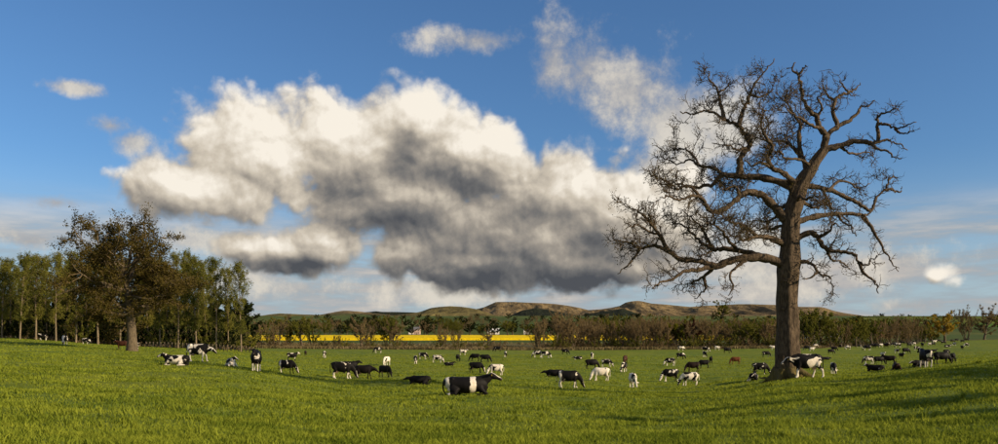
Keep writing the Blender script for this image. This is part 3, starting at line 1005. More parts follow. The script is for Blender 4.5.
# ------------------------------------------------------------------ tree kinds, each built once
def grown(name, kind, h, rng, bark, leafmat, leaf, nleaf, spread=None, twig=True):
    """returns (trunk mesh, twig mesh, crown mesh) of one tree of height h, foot at the origin"""
    T, B = Tubes(), Tubes()
    pts = []
    if kind == 'poplar':
        tk = walk(V3(0, 0, -.15), V3(0, 0, 1), h, 12, rng, .02, .05)
        T.add(tk, np.linspace(h * .011, .02, 13), 8)
        mains = []
        for _ in range(52):
            f = rng.uniform(.20, .97)
            p0, t0_ = sample(tk, f)
            reach = h * .17 * (math.sin(math.pi * min(1, (1 - f) * 1.25)) ** .7 + .12) * rng.uniform(.5, 1.15)
            b = walk(p0, side(np.array((0, 0, 1.0)), rng, rng.uniform(.55, 1.0)), reach * 1.25, 6, rng, .10, .10)
            B.add(b, np.linspace(.055 * (1.2 - f), .012, 7), 4)
            mains.append(b)
    elif kind == 'oak':
        tk = walk(V3(0, 0, -.15), V3(0, 0, 1), h * .55, 9, rng, .03, .05)
        tw_ = np.linspace(h * .030, h * .013, 10)
        tw_[0] *= 1.2
        T.add(tk, tw_, 12)
        mains = []
        for i in range(34):
            f = rng.uniform(.36, 1.0)
            p0, t0_ = sample(tk, f)
            a = i * 2.4 + rng.normal(0, .3)
            el = (f - .36) / .64
            d_ = np.array((math.cos(a), math.sin(a), -.12 + 1.6 * el ** 1.3 + rng.normal(0, .12)))
            L = h * rng.uniform(.30, .47) * (1.05 - .22 * el)
            b = walk(p0, d_, L, 9, rng, .20, .04)
            T.add(b, np.linspace(h * .012 * (1.2 - .5 * el), .035, 10), 6)
            mains.append(b)
            for _ in range(6):
                p1, t1_ = sample(b, rng.uniform(.3, .98))
                c = walk(p1, side(t1_, rng, rng.uniform(.5, 1.1)), L * rng.uniform(.2, .42), 6, rng, .26, .05)
                B.add(c, np.linspace(.05, .018, 7), 4)
                mains += [c, c]
    elif kind == 'dome':
        tk = walk(V3(0, 0, -.15), V3(rng.normal(0, .05), rng.normal(0, .05), 1), h * .5, 6, rng, .06, .03)
        T.add(tk, np.linspace(h * .026, h * .012, 7), 8)
        mains = []
        for i in range(22):
            f = rng.uniform(.25, 1.0)
            p0, t0_ = sample(tk, f)
            a = i * 2.4
            d_ = np.array((math.cos(a), math.sin(a), .35 + 1.3 * f * rng.uniform(.4, 1.3)))
            b = walk(p0, d_, h * rng.uniform(.28, .48), 7, rng, .14, .05)
            T.add(b, np.linspace(h * .0085, .02, 8), 5)
            mains.append(b)
    elif kind == 'thicket':
        mains = []
        for i in range(9):
            a = rng.uniform(0, 6.28)
            d_ = np.array((math.cos(a) * .5, math.sin(a) * .5, 1))
            p0 = V3(math.cos(a) * h * .05, math.sin(a) * h * .05, -.1)
            b = walk(p0, d_, h * rng.uniform(.7, 1.02), 9, rng, .10, .05)
            T.add(b, np.linspace(h * .012, .02, 10), 6)
            mains += [b, b]
            for _ in range(7):
                p1, t1_ = sample(b, rng.uniform(.25, .95))
                c = walk(p1, side(t1_, rng, rng.uniform(.4, .9)), h * rng.uniform(.15, .32), 5, rng, .14, .08)
                B.add(c, np.linspace(.035, .012, 6), 4)
                mains.append(c)
    elif kind == 'shrub':
        mains = []
        for i in range(16):
            a = rng.uniform(0, 6.28)
            d_ = np.array((math.cos(a) * rng.uniform(.2, 1.3), math.sin(a) * rng.uniform(.2, 1.3), 1))
            b = walk(V3(math.cos(a) * .2, math.sin(a) * .2, -.1), d_, h * rng.uniform(.6, 1.1), 6, rng, .16, .02)
            T.add(b, np.linspace(.05, .012, 7), 4)
            mains.append(b)
    if twig:
        for b in mains:
            for _ in range(5 if kind in ('poplar', 'shrub') else 4):
                p1, t1_ = sample(b, rng.uniform(.25, 1))
                c = walk(p1, side(t1_, rng, rng.uniform(.3, .8)), h * rng.uniform(.035, .085), 3, rng, .2, .06)
                B.add(c, (.016, .012, .01, .008), 3)
                pts.append(c)
    pts += list(mains)
    cl = []
    per = max(1, nleaf // len(pts))
    for b in pts:
        for _ in range(per):
            p1, _t = sample(b, rng.uniform(.3, 1))
            cl.append(p1 + rng.normal(0, h * .011, 3))
    # bring the tree to exactly height h and the wanted spread
    cl = np.array(cl)
    zs = h / np.percentile(cl[:, 2], 99.7)
    rs = spread * h / np.percentile(np.hypot(cl[:, 0], cl[:, 1]), 97) if spread else zs
    sc3 = np.array((rs, rs, zs))
    cl = cl * sc3
    for q in (T, B):
        q.v = [v_ * sc3 for v_ in q.v]
    crown = leaves_mesh(name + '_crown', cl, leaf, leafmat, rng)
    return T.mesh(name + '_trunk', bark), (B.mesh(name + '_twigs', M_TWIG) if B.n else None), crown


def plant(proto, name, loc, rz, s, label, cat='tree', group=None, sz=None):
    o = empty(name, loc, rz, s)
    if sz: o.scale = (s, s, sz)
    tag(o, label, cat, group)
    tk = link('trunk' if cat == 'tree' else 'stem', proto[0], o)
    if proto[1]: tag(link('twigs', proto[1], o), kind='stuff')
    tag(link('crown' if cat == 'tree' else 'foliage', proto[2], o), kind='stuff')
    return o


rg = np.random.default_rng(77)
# the leafing oak on the left
P_OAK = grown('leafing_oak', 'oak', 18.9, rg, M_BARK, M_OAKLEAF, .21, 52000, .47)
o = plant(P_OAK, 'oak_tree', on(132, 113), 0.6, 1.0, 'broad oak in brown young leaf standing before the row of tall slim trees')
P_POP = [grown('poplar%d' % i, 'poplar', 20.0, rg, M_PALEBARK, M_POPLAR, .18, 9500, .13) for i in range(4)]
P_WIL = [grown('bare_tree%d' % i, k, 12.0, rg, M_BARK, M_BROWN, .14, 15000, .40) for i, k in enumerate(('thicket', 'dome', 'thicket'))]
P_OLI = [grown('olive_tree%d' % i, k, 12.0, rg, M_BARK, M_OLIVE, .23, 15000, .44) for i, k in enumerate(('dome', 'thicket'))]
P_DRK = [grown('dark_tree%d' % i, 'dome', 11.0, rg, M_BARK, M_DARKLEAF, .36, 7000, .45) for i in range(2)]
P_FRE = [grown('fresh_tree', 'dome', 11.0, rg, M_BARK, M_FRESH, .30, 8000, .42)]
P_GLD = [grown('golden_tree', 'dome', 13.0, rg, M_BARK, M_GOLD, .28, 16000, .56)]
P_RED = [grown('copper_tree', 'dome', 10.0, rg, M_BARK, M_RED, .30, 7000, .42)]
P_BRU = [grown('bramble%d' % i, 'shrub', 3.2, rg, M_TWIG, M_BROWN, .16, 2600) for i in range(2)]
P_GRU = [grown('green_shrub%d' % i, 'shrub', 3.6, rg, M_TWIG, M_OLIVE, .20, 3000) for i in range(2)]
P_DRU = [grown('dark_shrub%d' % i, 'shrub', 4.0, rg, M_TWIG, M_DARKLEAF, .26, 3400) for i in range(2)]

# tall slim trees of the left wood: photo column, distance, crown top row
SLIM = [(-18, 168, 250), (2, 176, 262), (20, 165, 252), (36, 172, 254), (47, 186, 262), (56, 166, 252), (66, 192, 266), (76, 172, 250), (88, 188, 262), (98, 170, 246), (110, 196, 258),
        (120, 176, 262), (148, 190, 258), (160, 178, 256), (168, 196, 262), (178, 174, 252), (188, 190, 250), (196, 176, 256), (206, 192, 266), (216, 172, 257), (228, 186, 268), (241, 170, 262), (-30, 190, 248), (10, 200, 258), (70, 206, 258), (140, 205, 262), (30, 196, 258), (104, 204, 264), (183, 208, 262)]
SLIM += [(-36 + 13 * i + rg.normal(0, 3), rg.uniform(196, 226), rg.uniform(256, 276)) for i in range(20)]
for i, (X, D, Yt) in enumerate(SLIM):
    loc = on(X, D)
    hh = (HY - Yt) / F * D + CAM_Z - loc.z
    o = plant(P_POP[i % 4], 'slim_tree', loc, i * 1.7, 1.0, ('tall slim tree at the end of the wood nearest the yellow field' if X > 203 else 'tall slim tree of the wood standing behind the broad leafing oak' if X > 92 else 'tall slim tree of the wood by three small cows') + (', front row' if D < 180 else ', back row'), group='slim trees of the wood', sz=hh / 20.0)
    w_ = rg.uniform(.9, 1.2)
    o.scale = (w_, w_, hh / 20.0)
# undergrowth of the wood
for i in range(84):
    X = -40 + i * 3.5 + rg.normal(0, 2)
    if 124 < X < 140: continue
    D = rg.uniform(178, 216)
    k = i % 3
    pr = (P_DRU[i % 2], P_DRU[(i + 1) % 2], P_GRU[i % 2])[k]
    plant(pr, 'shrub', on(X, D), i * 1.3, rg.uniform(.9, 1.7), ('dark evergreen shrub under the slim trees of the wood', 'dark evergreen shrub under the slim trees of the wood', 'olive green shrub under the slim trees of the wood')[k], 'shrub', 'shrubs under the slim trees' if k < 2 else 'olive shrubs under the slim trees')
for i in range(32):
    X = -36 + i * 8.9 + rg.normal(0, 4)
    plant(P_DRK[i % 2], 'dark_tree', on(X, rg.uniform(208, 240)), i * 2.1, rg.uniform(.8, 1.35), 'dark evergreen tree deep in the wood behind the slim trees', group='dark trees deep in the wood')

# hedge line beyond the pasture: kind, column, distance, top row, label
L_BARE = 'bare brown tree in the hedge line between pasture and yellow field'
L_OLIV = 'olive leafing tree in the hedge line beyond the pasture'
L_DARK = 'dark evergreen tree in the hedge line beyond the pasture'
HEDGE = [
    ('b', 258, 262, 322), ('o', 268, 270, 326), ('b', 276, 256, 319), ('o', 290, 262, 323), ('o', 302, 258, 317), ('o', 312, 268, 325), ('b', 336, 262, 334), ('b', 362, 258, 317), ('b', 370, 264, 325),
    ('o', 388, 262, 316), ('b', 394, 258, 320), ('b', 443, 262, 326), ('b', 456, 258, 328), ('b', 488, 262, 328), ('b', 541, 258, 318), ('b', 536, 262, 326), ('b', 556, 260, 312), ('b', 563, 266, 309),
    ('b', 572, 258, 316), ('b', 582, 262, 318), ('b', 592, 266, 320), ('b', 602, 260, 324), ('b', 622, 258, 319), ('b', 632, 264, 321), ('b', 640, 256, 316), ('b', 652, 262, 319), ('b', 662, 258, 315), ('b', 670, 266, 317),
    ('b', 690, 258, 320), ('b', 700, 262, 316), ('b', 710, 258, 318), ('b', 720, 264, 320), ('b', 728, 260, 326), ('o', 738, 262, 321), ('o', 748, 258, 322), ('o', 756, 266, 325), ('b', 766, 258, 320), ('b', 774, 262, 318),
    ('o', 802, 270, 314), ('o', 812, 262, 309), ('o', 822, 268, 311), ('o', 832, 262, 318), ('b', 842, 268, 322), ('o', 848, 272, 327), ('o', 856, 276, 320), ('o', 862, 280, 317), ('o', 872, 284, 322),
    ('b', 880, 290, 319), ('b', 889, 296, 320), ('b', 897, 300, 317), ('b', 909, 306, 316), ('b', 917, 312, 317), ('o', 925, 318, 325), ('o', 905, 322, 324), ('b', 966, 352, 306), ('b', 984, 356, 304), ('o', 1004, 358, 310), ('b', 1024, 360, 312),
]
for q in range(34):
    X = 562 + q * 6.4 + rg.normal(0, 2)
    HEDGE.append(('b' if rg.random() < .72 else 'o', X, rg.uniform(268, 300), rg.uniform(314, 325)))
for q in range(16):
    HEDGE.append(('o' if rg.random() < .6 else 'b', 795 + q * 8.5 + rg.normal(0, 2), 282 + q * 3.6 + rg.uniform(0, 14), rg.uniform(316, 326)))
for i, (k, X, D, Yt) in enumerate(HEDGE):
    loc = on(X, D)
    hh = (HY - Yt) / F * D + CAM_Z - loc.z
    if X == 966:
        lb, gr = 'tall bare brown tree beside the round golden tree', None
    else:
        gr = 'bare trees of the hedge line' if k == 'b' else 'olive trees of the hedge line'
        lb = ('tall ' if hh > 10.2 else 'low ') + ('bare brown tree' if k == 'b' else 'olive leafing tree')
        lb += ' in the hedge in front of the yellow field' if X < 636 else ' in the dense thicket between yellow field and bare oak' if X < 790 else ' in the hedge behind the crowded far herd'
    pr = P_WIL[i % 3] if k == 'b' else P_OLI[i % 2]
    s = hh / 12.0
    plant(pr, 'bare_tree' if k == 'b' else 'leafing_tree', loc, i * 1.9, s, lb, group=gr)
for X, D, Yt, pr, nm, lb in [(945, 338, 312, P_GLD[0], 'golden_tree', 'rounded golden leafed tree at the far side of the pasture'),
                             (932, 352, 326, P_GLD[0], 'golden_tree', 'smaller golden leafed tree left of the rounded golden one'),
                             (936, 340, 332, P_FRE[0], 'fresh_tree', 'low bright green tree in front of the golden trees')]:
    loc = on(X, D)
    plant(pr, nm, loc, X, ((HY - Yt) / F * D + CAM_Z - loc.z) / (13 if pr is P_GLD[0] else 11), lb)
for i in range(74):
    X = 250 + i * 7.0 + rg.normal(0, 2.5)
    if 500 < X < 530 or 415 < X < 432: continue
    D = rg.uniform(250, 272) + max(0, min(1, ((X - CX) / F - .40) / .12)) * 100
    k = rg.random() < .68
    plant(P_BRU[i % 2] if k else P_GRU[i % 2], 'bramble' if k else 'shrub', on(X, D), i * 1.1, rg.uniform(.5, 1.05),
          'low brown bramble on the bank at the pasture edge' if k else 'low olive shrub on the bank at the pasture edge', 'shrub', 'brambles on the bank' if k else 'olive shrubs on the bank')

for i in range(64):
    X = 556 + i * 6.0 + rg.normal(0, 2.5)
    D = rg.uniform(252, 264) + max(0, min(1, ((X - CX) / F - .40) / .12)) * 100
    k = rg.random() < .55
    plant(P_BRU[i % 2] if k else P_GRU[i % 2], 'bramble' if k else 'shrub', on(X, D), i * 1.7, rg.uniform(.8, 1.35),
          'tall brown bramble at the foot of the dense thicket' if k else 'tall olive shrub at the foot of the dense thicket', 'shrub', 'brambles at the foot of the thicket' if k else 'shrubs at the foot of the thicket')

# belts of trees behind the yellow field and around the fields beyond
BELT = []
for i in range(70):
    X = 236 + i * 9.6 + rg.normal(0, 3)
    BELT.append((X, rg.uniform(705, 790), rg.uniform(8, 15), 'dodbo'[rg.integers(0, 5)]))
for i in range(50):
    X = 250 + i * 13.2 + rg.normal(0, 5)
    BELT.append((X, rg.uniform(830, 1060), rg.uniform(8, 14), 'dodbb'[rg.integers(0, 5)]))
for i in range(105):
    X = 250 + i * 6.1 + rg.normal(0, 3)
    if 480 < X < 540 or 398 < X < 424: continue
    BELT.append((X, rg.uniform(820, 1010), rg.uniform(11, 18), 'dodbbo'[rg.integers(0, 6)]))
for i in range(100):
    BELT.append((rg.uniform(280, 640), rg.choice((1150, 1300, 1500, 1700)) + rg.normal(0, 15), rg.uniform(8, 13), 'ddb'[rg.integers(0, 3)]))
for i in range(34):
    BELT.append((rg.uniform(590, 830), rg.uniform(1000, 1900), rg.uniform(9, 15), 'dddo'[rg.integers(0, 4)]))
for i in range(40):
    X = rg.uniform(845, 985)
    BELT.append((X, rg.choice((900, 1050, 1250, 1730)) + rg.normal(0, 12), rg.uniform(7, 14), 'ddob'[rg.integers(0, 4)]))
NAMES = {'d': ('dark_tree', P_DRK, 11.0, 'dark distant tree in the belts behind the yellow field', 'dark distant trees'),
         'o': ('leafing_tree', P_OLI, 12.0, 'olive distant tree in the belts behind the yellow field', 'olive distant trees'),
         'b': ('bare_tree', P_WIL, 12.0, 'bare brown distant tree in the belts behind the yellow field', 'bare distant trees')}
for i, (X, D, hh, k) in enumerate(BELT):
    nm, prs, ph, lb, gr = NAMES[k]
    s = hh / ph
    lb = lb.split(' in the belts')[0] + (' in the belt just behind the yellow field' if D < 800 and X < 650 else ' on the green slopes above the yellow field' if X < 650 else ' in the woods below the long moor' if X < 835 else ' on the green hillside beyond the far herd')
    o = plant(prs[i % len(prs)], nm, on(X, D, .2), i * 2.3, s, lb, group=gr)
    o.scale = (s * 1.45, s * 1.45, s)
for X, D, hh, pr, ph, nm, lb in [(681, 264, 10.5, P_FRE[0], 11, 'fresh_tree', 'bright yellow green tree rising behind the bare hedge trees'), (673, 275, 8.5, P_FRE[0], 11, 'fresh_tree', 'smaller bright green tree left of the copper tree'),
                                 (689, 262, 9.5, P_RED[0], 10, 'copper_tree', 'dark copper leafed tree among the bare hedge trees'), (722, 1500, 40, P_FRE[0], 11, 'fresh_tree', 'round green tree standing out below the long moor'),
                                 (882, 640, 14, P_RED[0], 10, 'copper_tree', 'reddish tree by the orange brick house'), (846, 700, 13, P_GLD[0], 13, 'golden_tree', 'small golden tree among the olive trees by the oak')]:
    plant(pr, nm, on(X, D, .2), X, hh / ph, lb)
# trees along the right-hand side of the pasture, out of the picture; their long shadows reach into it
for i, (x, y, s) in enumerate([(43, 5, 1.1), (47, 11, 1.25), (51, 16, 1.2), (56, 21, 1.3), (61, 27, 1.25), (67, 33, 1.3), (74, 40, 1.25), (53, 7, 1.3), (60, 20, 1.3), (49, 20, 1.15), (66, 27, 1.35), (57, 14, 1.2)]):
    plant((P_OLI + P_DRK)[i % 4], 'leafing_tree', (x, y, float(zt(x, y))), i, s, 'leafing tree on the sunny side of the near pasture', group='trees along the near side of the pasture')


# ------------------------------------------------------------------ cattle
def loft(bm, rings, k=14):
    """rings: (centre, u axis, v axis) with axes already scaled; closed with caps"""
    loops = []
    for c, u, v in rings:
        lp = []
        for i in range(k):
            a = 2 * math.pi * i / k
            lp.append(bm.verts.new(Vector(c) + Vector(u) * math.cos(a) + Vector(v) * math.sin(a)))
        loops.append(lp)
    for A, B in zip(loops, loops[1:]):
        for i in range(k):
            bm.faces.new((A[i], A[(i + 1) % k], B[(i + 1) % k], B[i]))
    bm.faces.new(list(reversed(loops[0])))
    bm.faces.new(loops[-1])


def limb_loft(bm, pts, k=12):
    """pts: (x, y, z, r) or (x, y, z, side radius, fore-aft radius)"""
    P = [Vector(p[:3]) for p in pts]
    rings = []
    for i, p in enumerate(pts):
        t = (P[min(i + 1, len(P) - 1)] - P[max(i - 1, 0)]).normalized()
        u = Vector((0, 1, 0)) if abs(t.y) < .85 else Vector((1, 0, 0))
        u = (u - t * u.dot(t)).normalized()
        v = t.cross(u)
        r1 = p[3]
        r2 = p[4] if len(p) > 4 else p[3]
        rings.append((P[i], u * r1, v * r2))
    loft(bm, rings, k)


def turn(p, about, yaw):
    x, y = p[0] - about[0], p[1] - about[1]
    c, s = math.cos(yaw), math.sin(yaw)
    return (about[0] + x * c - y * s, about[1] + x * s + y * c) + tuple(p[2:])


def cow_mesh(name, pose, seed):
    """one continuous body; x forward, feet (or belly) at z = 0"""
    bm = bmesh.new()
    lying = pose.startswith('lie')
    dz = -.50 if lying else 0.0
    wide = 1.16 if lying else 1.0
    body = [(-.86, 1.17, .08, .10), (-.82, 1.14, .17, .19), (-.74, 1.10, .24, .27), (-.56, 1.06, .285, .345), (-.32, 1.00, .31, .40), (-.05, .965, .345, .43),
            (.20, .97, .34, .43), (.42, 1.01, .275, .405), (.58, 1.03, .22, .36), (.72, 1.04, .16, .28), (.82, 1.05, .09, .16)]
    rings = []
    for x, cz, hw, hh in body:
        if lying and hh > .3: cz, hh = cz + .03, hh * .93
        rings.append(((x, 0, cz + dz), (0, hw * wide, 0), (0, 0, hh)))
    loft(bm, rings, 20)
    # hip bones, withers and brisket
    limb_loft(bm, [(-.52, -.27, 1.31 + dz, .05), (-.50, 0, 1.35 + dz, .075), (-.52, .27, 1.31 + dz, .05)])
    limb_loft(bm, [(.34, 0, 1.33 + dz, .10, .07), (.50, 0, 1.37 + dz, .09, .07), (.62, 0, 1.30 + dz, .08, .08)])
    limb_loft(bm, [(.50, 0, .72 + dz, .13), (.74, 0, .80 + dz, .10), (.82, 0, .95 + dz, .07)])
    sock, hoof = [], []
    if not lying:
        stride = {'graze': (.10, -.06, -.05, .10), 'graze2': (-.04, .12, .10, -.10), 'stand': (.02, -.04, -.04, .05), 'walk': (.16, -.05, -.22, .22), 'low': (.14, -.10, -.10, .14)}[pose]
        for s, o_ in ((1, stride[0]), (-1, stride[1])):
            y = .155 * s
            limb_loft(bm, [(.46, y * .9, 1.08, .10, .20), (.49, y, .88, .105, .155), (.50 + o_ * .2, y, .70, .085, .105), (.51 + o_ * .5, y, .50, .055, .065), (.52 + o_ * .6, y, .41, .058, .066), (.51 + o_ * .85, y, .27, .040, .044),
                           (.51 + o_, y, .14, .046, .052), (.54 + o_, y, .07, .052, .062), (.56 + o_, y, 0, .06, .078)])
            sock.append((.52 + o_ * .8, y, .22))
        for s, o_ in ((1, stride[2]), (-1, stride[3])):
            y = .165 * s
            limb_loft(bm, [(-.60, y * .9, 1.12, .13, .24), (-.56, y * 1.1, .92, .145, .22), (-.52 + o_ * .2, y * 1.15, .76, .125, .165), (-.58 + o_ * .45, y * 1.05, .62, .08, .105), (-.69 + o_ * .6, y, .50, .052, .075), (-.70 + o_ * .75, y, .40, .045, .058),
                           (-.68 + o_ * .9, y, .26, .042, .046), (-.67 + o_, y, .14, .047, .055), (-.64 + o_, y, .07, .052, .062), (-.62 + o_, y, 0, .06, .078)])
            sock.append((-.67 + o_ * .9, y, .22))
        limb_loft(bm, [(-.85, 0, 1.25, .045), (-.93, 0, 1.20, .035), (-.955, .01, .95, .03), (-.95, .02, .70, .03), (-.94, .02, .55, .045), (-.93, .02, .40, .02)])
    else:
        # forelegs folded under, hind legs tucked to one side
        for s in (1, -1):
            limb_loft(bm, [(.50, .2 * s, .42, .10, .15), (.66, .2 * s, .22, .08, .09), (.80, .19 * s, .10, .06, .07), (.66, .22 * s, .055, .045), (.46, .24 * s, .05, .045), (.36, .25 * s, .045, .05)])
            sock.append((.55, .23 * s, .05))
        limb_loft(bm, [(-.55, .20, .45, .16, .26), (-.38, .33, .30, .12, .20), (-.30, .40, .17, .09, .12), (-.55, .44, .10, .06, .07), (-.72, .44, .08, .05, .06), (-.50, .50, .055, .045), (-.30, .52, .05, .045), (-.20, .52, .045, .055)])
        limb_loft(bm, [(-.55, -.22, .42, .16, .24), (-.40, -.33, .25, .13, .18), (-.42, -.38, .12, .09, .10), (-.70, -.36, .07, .055, .06), (-.60, -.30, .05, .05)])
        sock.append((-.4, .51, .05))
        limb_loft(bm, [(-.84, 0, .72, .045), (-.89, .06, .5, .035), (-.88, .15, .25, .03), (-.80, .26, .06, .04), (-.62, .36, .04, .03)])
    # neck and head
    nb = (.62, 0)
    yaw = 0.0
    if pose in ('graze', 'graze2'):
        yaw = .18 if pose == 'graze' else -.25
        neck = [(.46, 0, 1.08, .17, .33), (.68, 0, 1.00, .145, .28), (.86, 0, .83, .12, .215), (1.0, 0, .65, .105, .165), (1.08, 0, .50, .10, .14)]
        poll, muz = (1.05, 0, .58), (1.26, 0, .07)
    elif pose == 'low':
        neck = [(.48, 0, 1.10, .17, .33), (.72, 0, 1.08, .145, .28), (.94, 0, 1.01, .12, .21), (1.12, 0, .98, .105, .16)]
        poll, muz = (1.14, 0, 1.05), (1.52, 0, .68)
    elif pose == 'walk':
        neck = [(.48, 0, 1.10, .17, .33), (.72, 0, 1.10, .145, .28), (.94, 0, 1.08, .12, .21), (1.12, 0, 1.08, .105, .16)]
        poll, muz = (1.14, 0, 1.14), (1.54, 0, .80)
    elif pose == 'stand':
        neck = [(.46, 0, 1.12, .17, .33), (.66, 0, 1.18, .145, .275), (.84, 0, 1.29, .12, .21), (.98, 0, 1.40, .105, .155)]
        poll, muz = (.97, 0, 1.48), (1.40, 0, 1.17)
    elif pose == 'lie_flat':
        neck = [(.44, 0, .60, .18, .33), (.66, 0, .60, .15, .26), (.84, 0, .62, .125, .20), (.98, 0, .65, .11, .155)]
        poll, muz = (.97, 0, .73), (1.42, 0, .48)
    else:
        if pose == 'lie_turn': yaw = .8
        neck = [(.44, 0, .62, .18, .33), (.64, 0, .70, .155, .28), (.80, 0, .82, .13, .215), (.93, 0, .93, .11, .16)]
        poll, muz = (.93, 0, 1.03), (1.38, 0, .76)
    fr = {0: 0, 1: .35, 2: .75}
    neck = [turn(p, nb, yaw * min(1, i / (len(neck) - 1.0))) for i, p in enumerate(neck)]
    limb_loft(bm, neck, 14)
    poll = Vector(turn(poll, nb, yaw)[:3])
    muz = Vector(turn(muz, nb, yaw)[:3])
    ax = (muz - poll).normalized()
    sd = ax.cross(Vector((0, 0, 1))).normalized()
    up = sd.cross(ax)
    HL = (muz - poll).length
    rings = []
    for t, hw, hd, off in ((-.06, .05, .05, 0), (0, .095, .085, 0), (.14, .112, .115, -.02), (.30, .112, .125, -.035), (.48, .088, .105, -.03), (.66, .068, .082, -.015), (.84, .070, .072, -.005), (.95, .072, .066, -.004), (1.03, .045, .04, -.004)):
        c = poll + ax * HL * t + up * off
        rings.append((c, sd * hw * 1.08, up * hd * 1.08))
    loft(bm, rings, 14)
    for s in (1, -1):
        b0 = poll + ax * .03 + sd * .08 * s
        e_ = (sd * s + Vector((0, 0, -.12)) - ax * .1).normalized()
        q = [b0, b0 + e_ * .07, b0 + e_ * .15, b0 + e_ * .22]
        loft(bm, [(c, ax * r, up * r * .45) for c, r in zip(q, (.04, .062, .06, .022))], 8)
    me = bpy.data.meshes.new(name)
    bmesh.ops.recalc_face_normals(bm, faces=bm.faces)
    bm.to_mesh(me)
    bm.free()
    tmp = bpy.data.objects.new('tmp', me)
    COL.objects.link(tmp)
    md = tmp.modifiers.new('r', 'REMESH')
    md.mode = 'VOXEL'
    md.voxel_size = .022
    sm = tmp.modifiers.new('s', 'SMOOTH')
    sm.factor = .5
    sm.iterations = 4
    dc = tmp.modifiers.new('d', 'DECIMATE')
    dc.ratio = .42
    dg = bpy.context.evaluated_depsgraph_get()
    dg.update()
    out = bpy.data.meshes.new_from_object(tmp.evaluated_get(dg))
    bpy.data.objects.remove(tmp)
    out.name = name
    nv = len(out.vertices)
    co = np.empty(nv * 3)
    out.vertices.foreach_get('co', co)
    co = co.reshape(-1, 3)
    zmin = co[:, 2].min()
    co[:, 2] -= zmin
    out.vertices.foreach_set('co', co.astype(np.float32).ravel())
    # marks carried by the mesh: white socks, blaze on the face, dark hoofs and muzzle
    sk = np.zeros(nv)
    for q in sock:
        d_ = np.linalg.norm((co - np.array(q)) / np.array((.22, .12, .30)), axis=1) if not lying else np.linalg.norm((co - np.array(q)) / np.array((.34, .10, .12)), axis=1)
        sk = np.maximum(sk, np.clip(1.5 - d_, 0, 1))
    rel = co + np.array((0, 0, zmin)) - np.array(poll)
    t = rel @ np.array(ax) / HL
    lat = np.abs(rel @ np.array(sd))
    front = rel @ np.array(up)
    head = (t > -.15) & (t < 1.2) & (np.linalg.norm(rel, axis=1) < HL * 1.25) & (lat < .14)
    blaze = np.where(head & (front > -.02), np.clip(1.4 - lat / .055, 0, 1), 0)
    muzz = np.where(head, np.clip((t - .78) / .12, 0, 1), 0)
    hf = np.where((co[:, 2] < .055) & (not lying), 1.0, 0.0)
    for nm, arr in (('sock', sk), ('blaze', blaze), ('muzzle', np.maximum(muzz, hf))):
        a = out.attributes.new(nm, 'FLOAT', 'POINT')
        a.data.foreach_set('value', arr.astype(np.float32))
    out.polygons.foreach_set('use_smooth', np.ones(len(out.polygons), bool))
    out.materials.append(M_COW)
    info = dict(poll=poll - Vector((0, 0, zmin)), ax=ax, sd=sd, up=up, HL=HL, top=float(co[:, 2].max()), lying=lying, back=float(co[(co[:, 0] < .3), 2].max()))
    return out, info


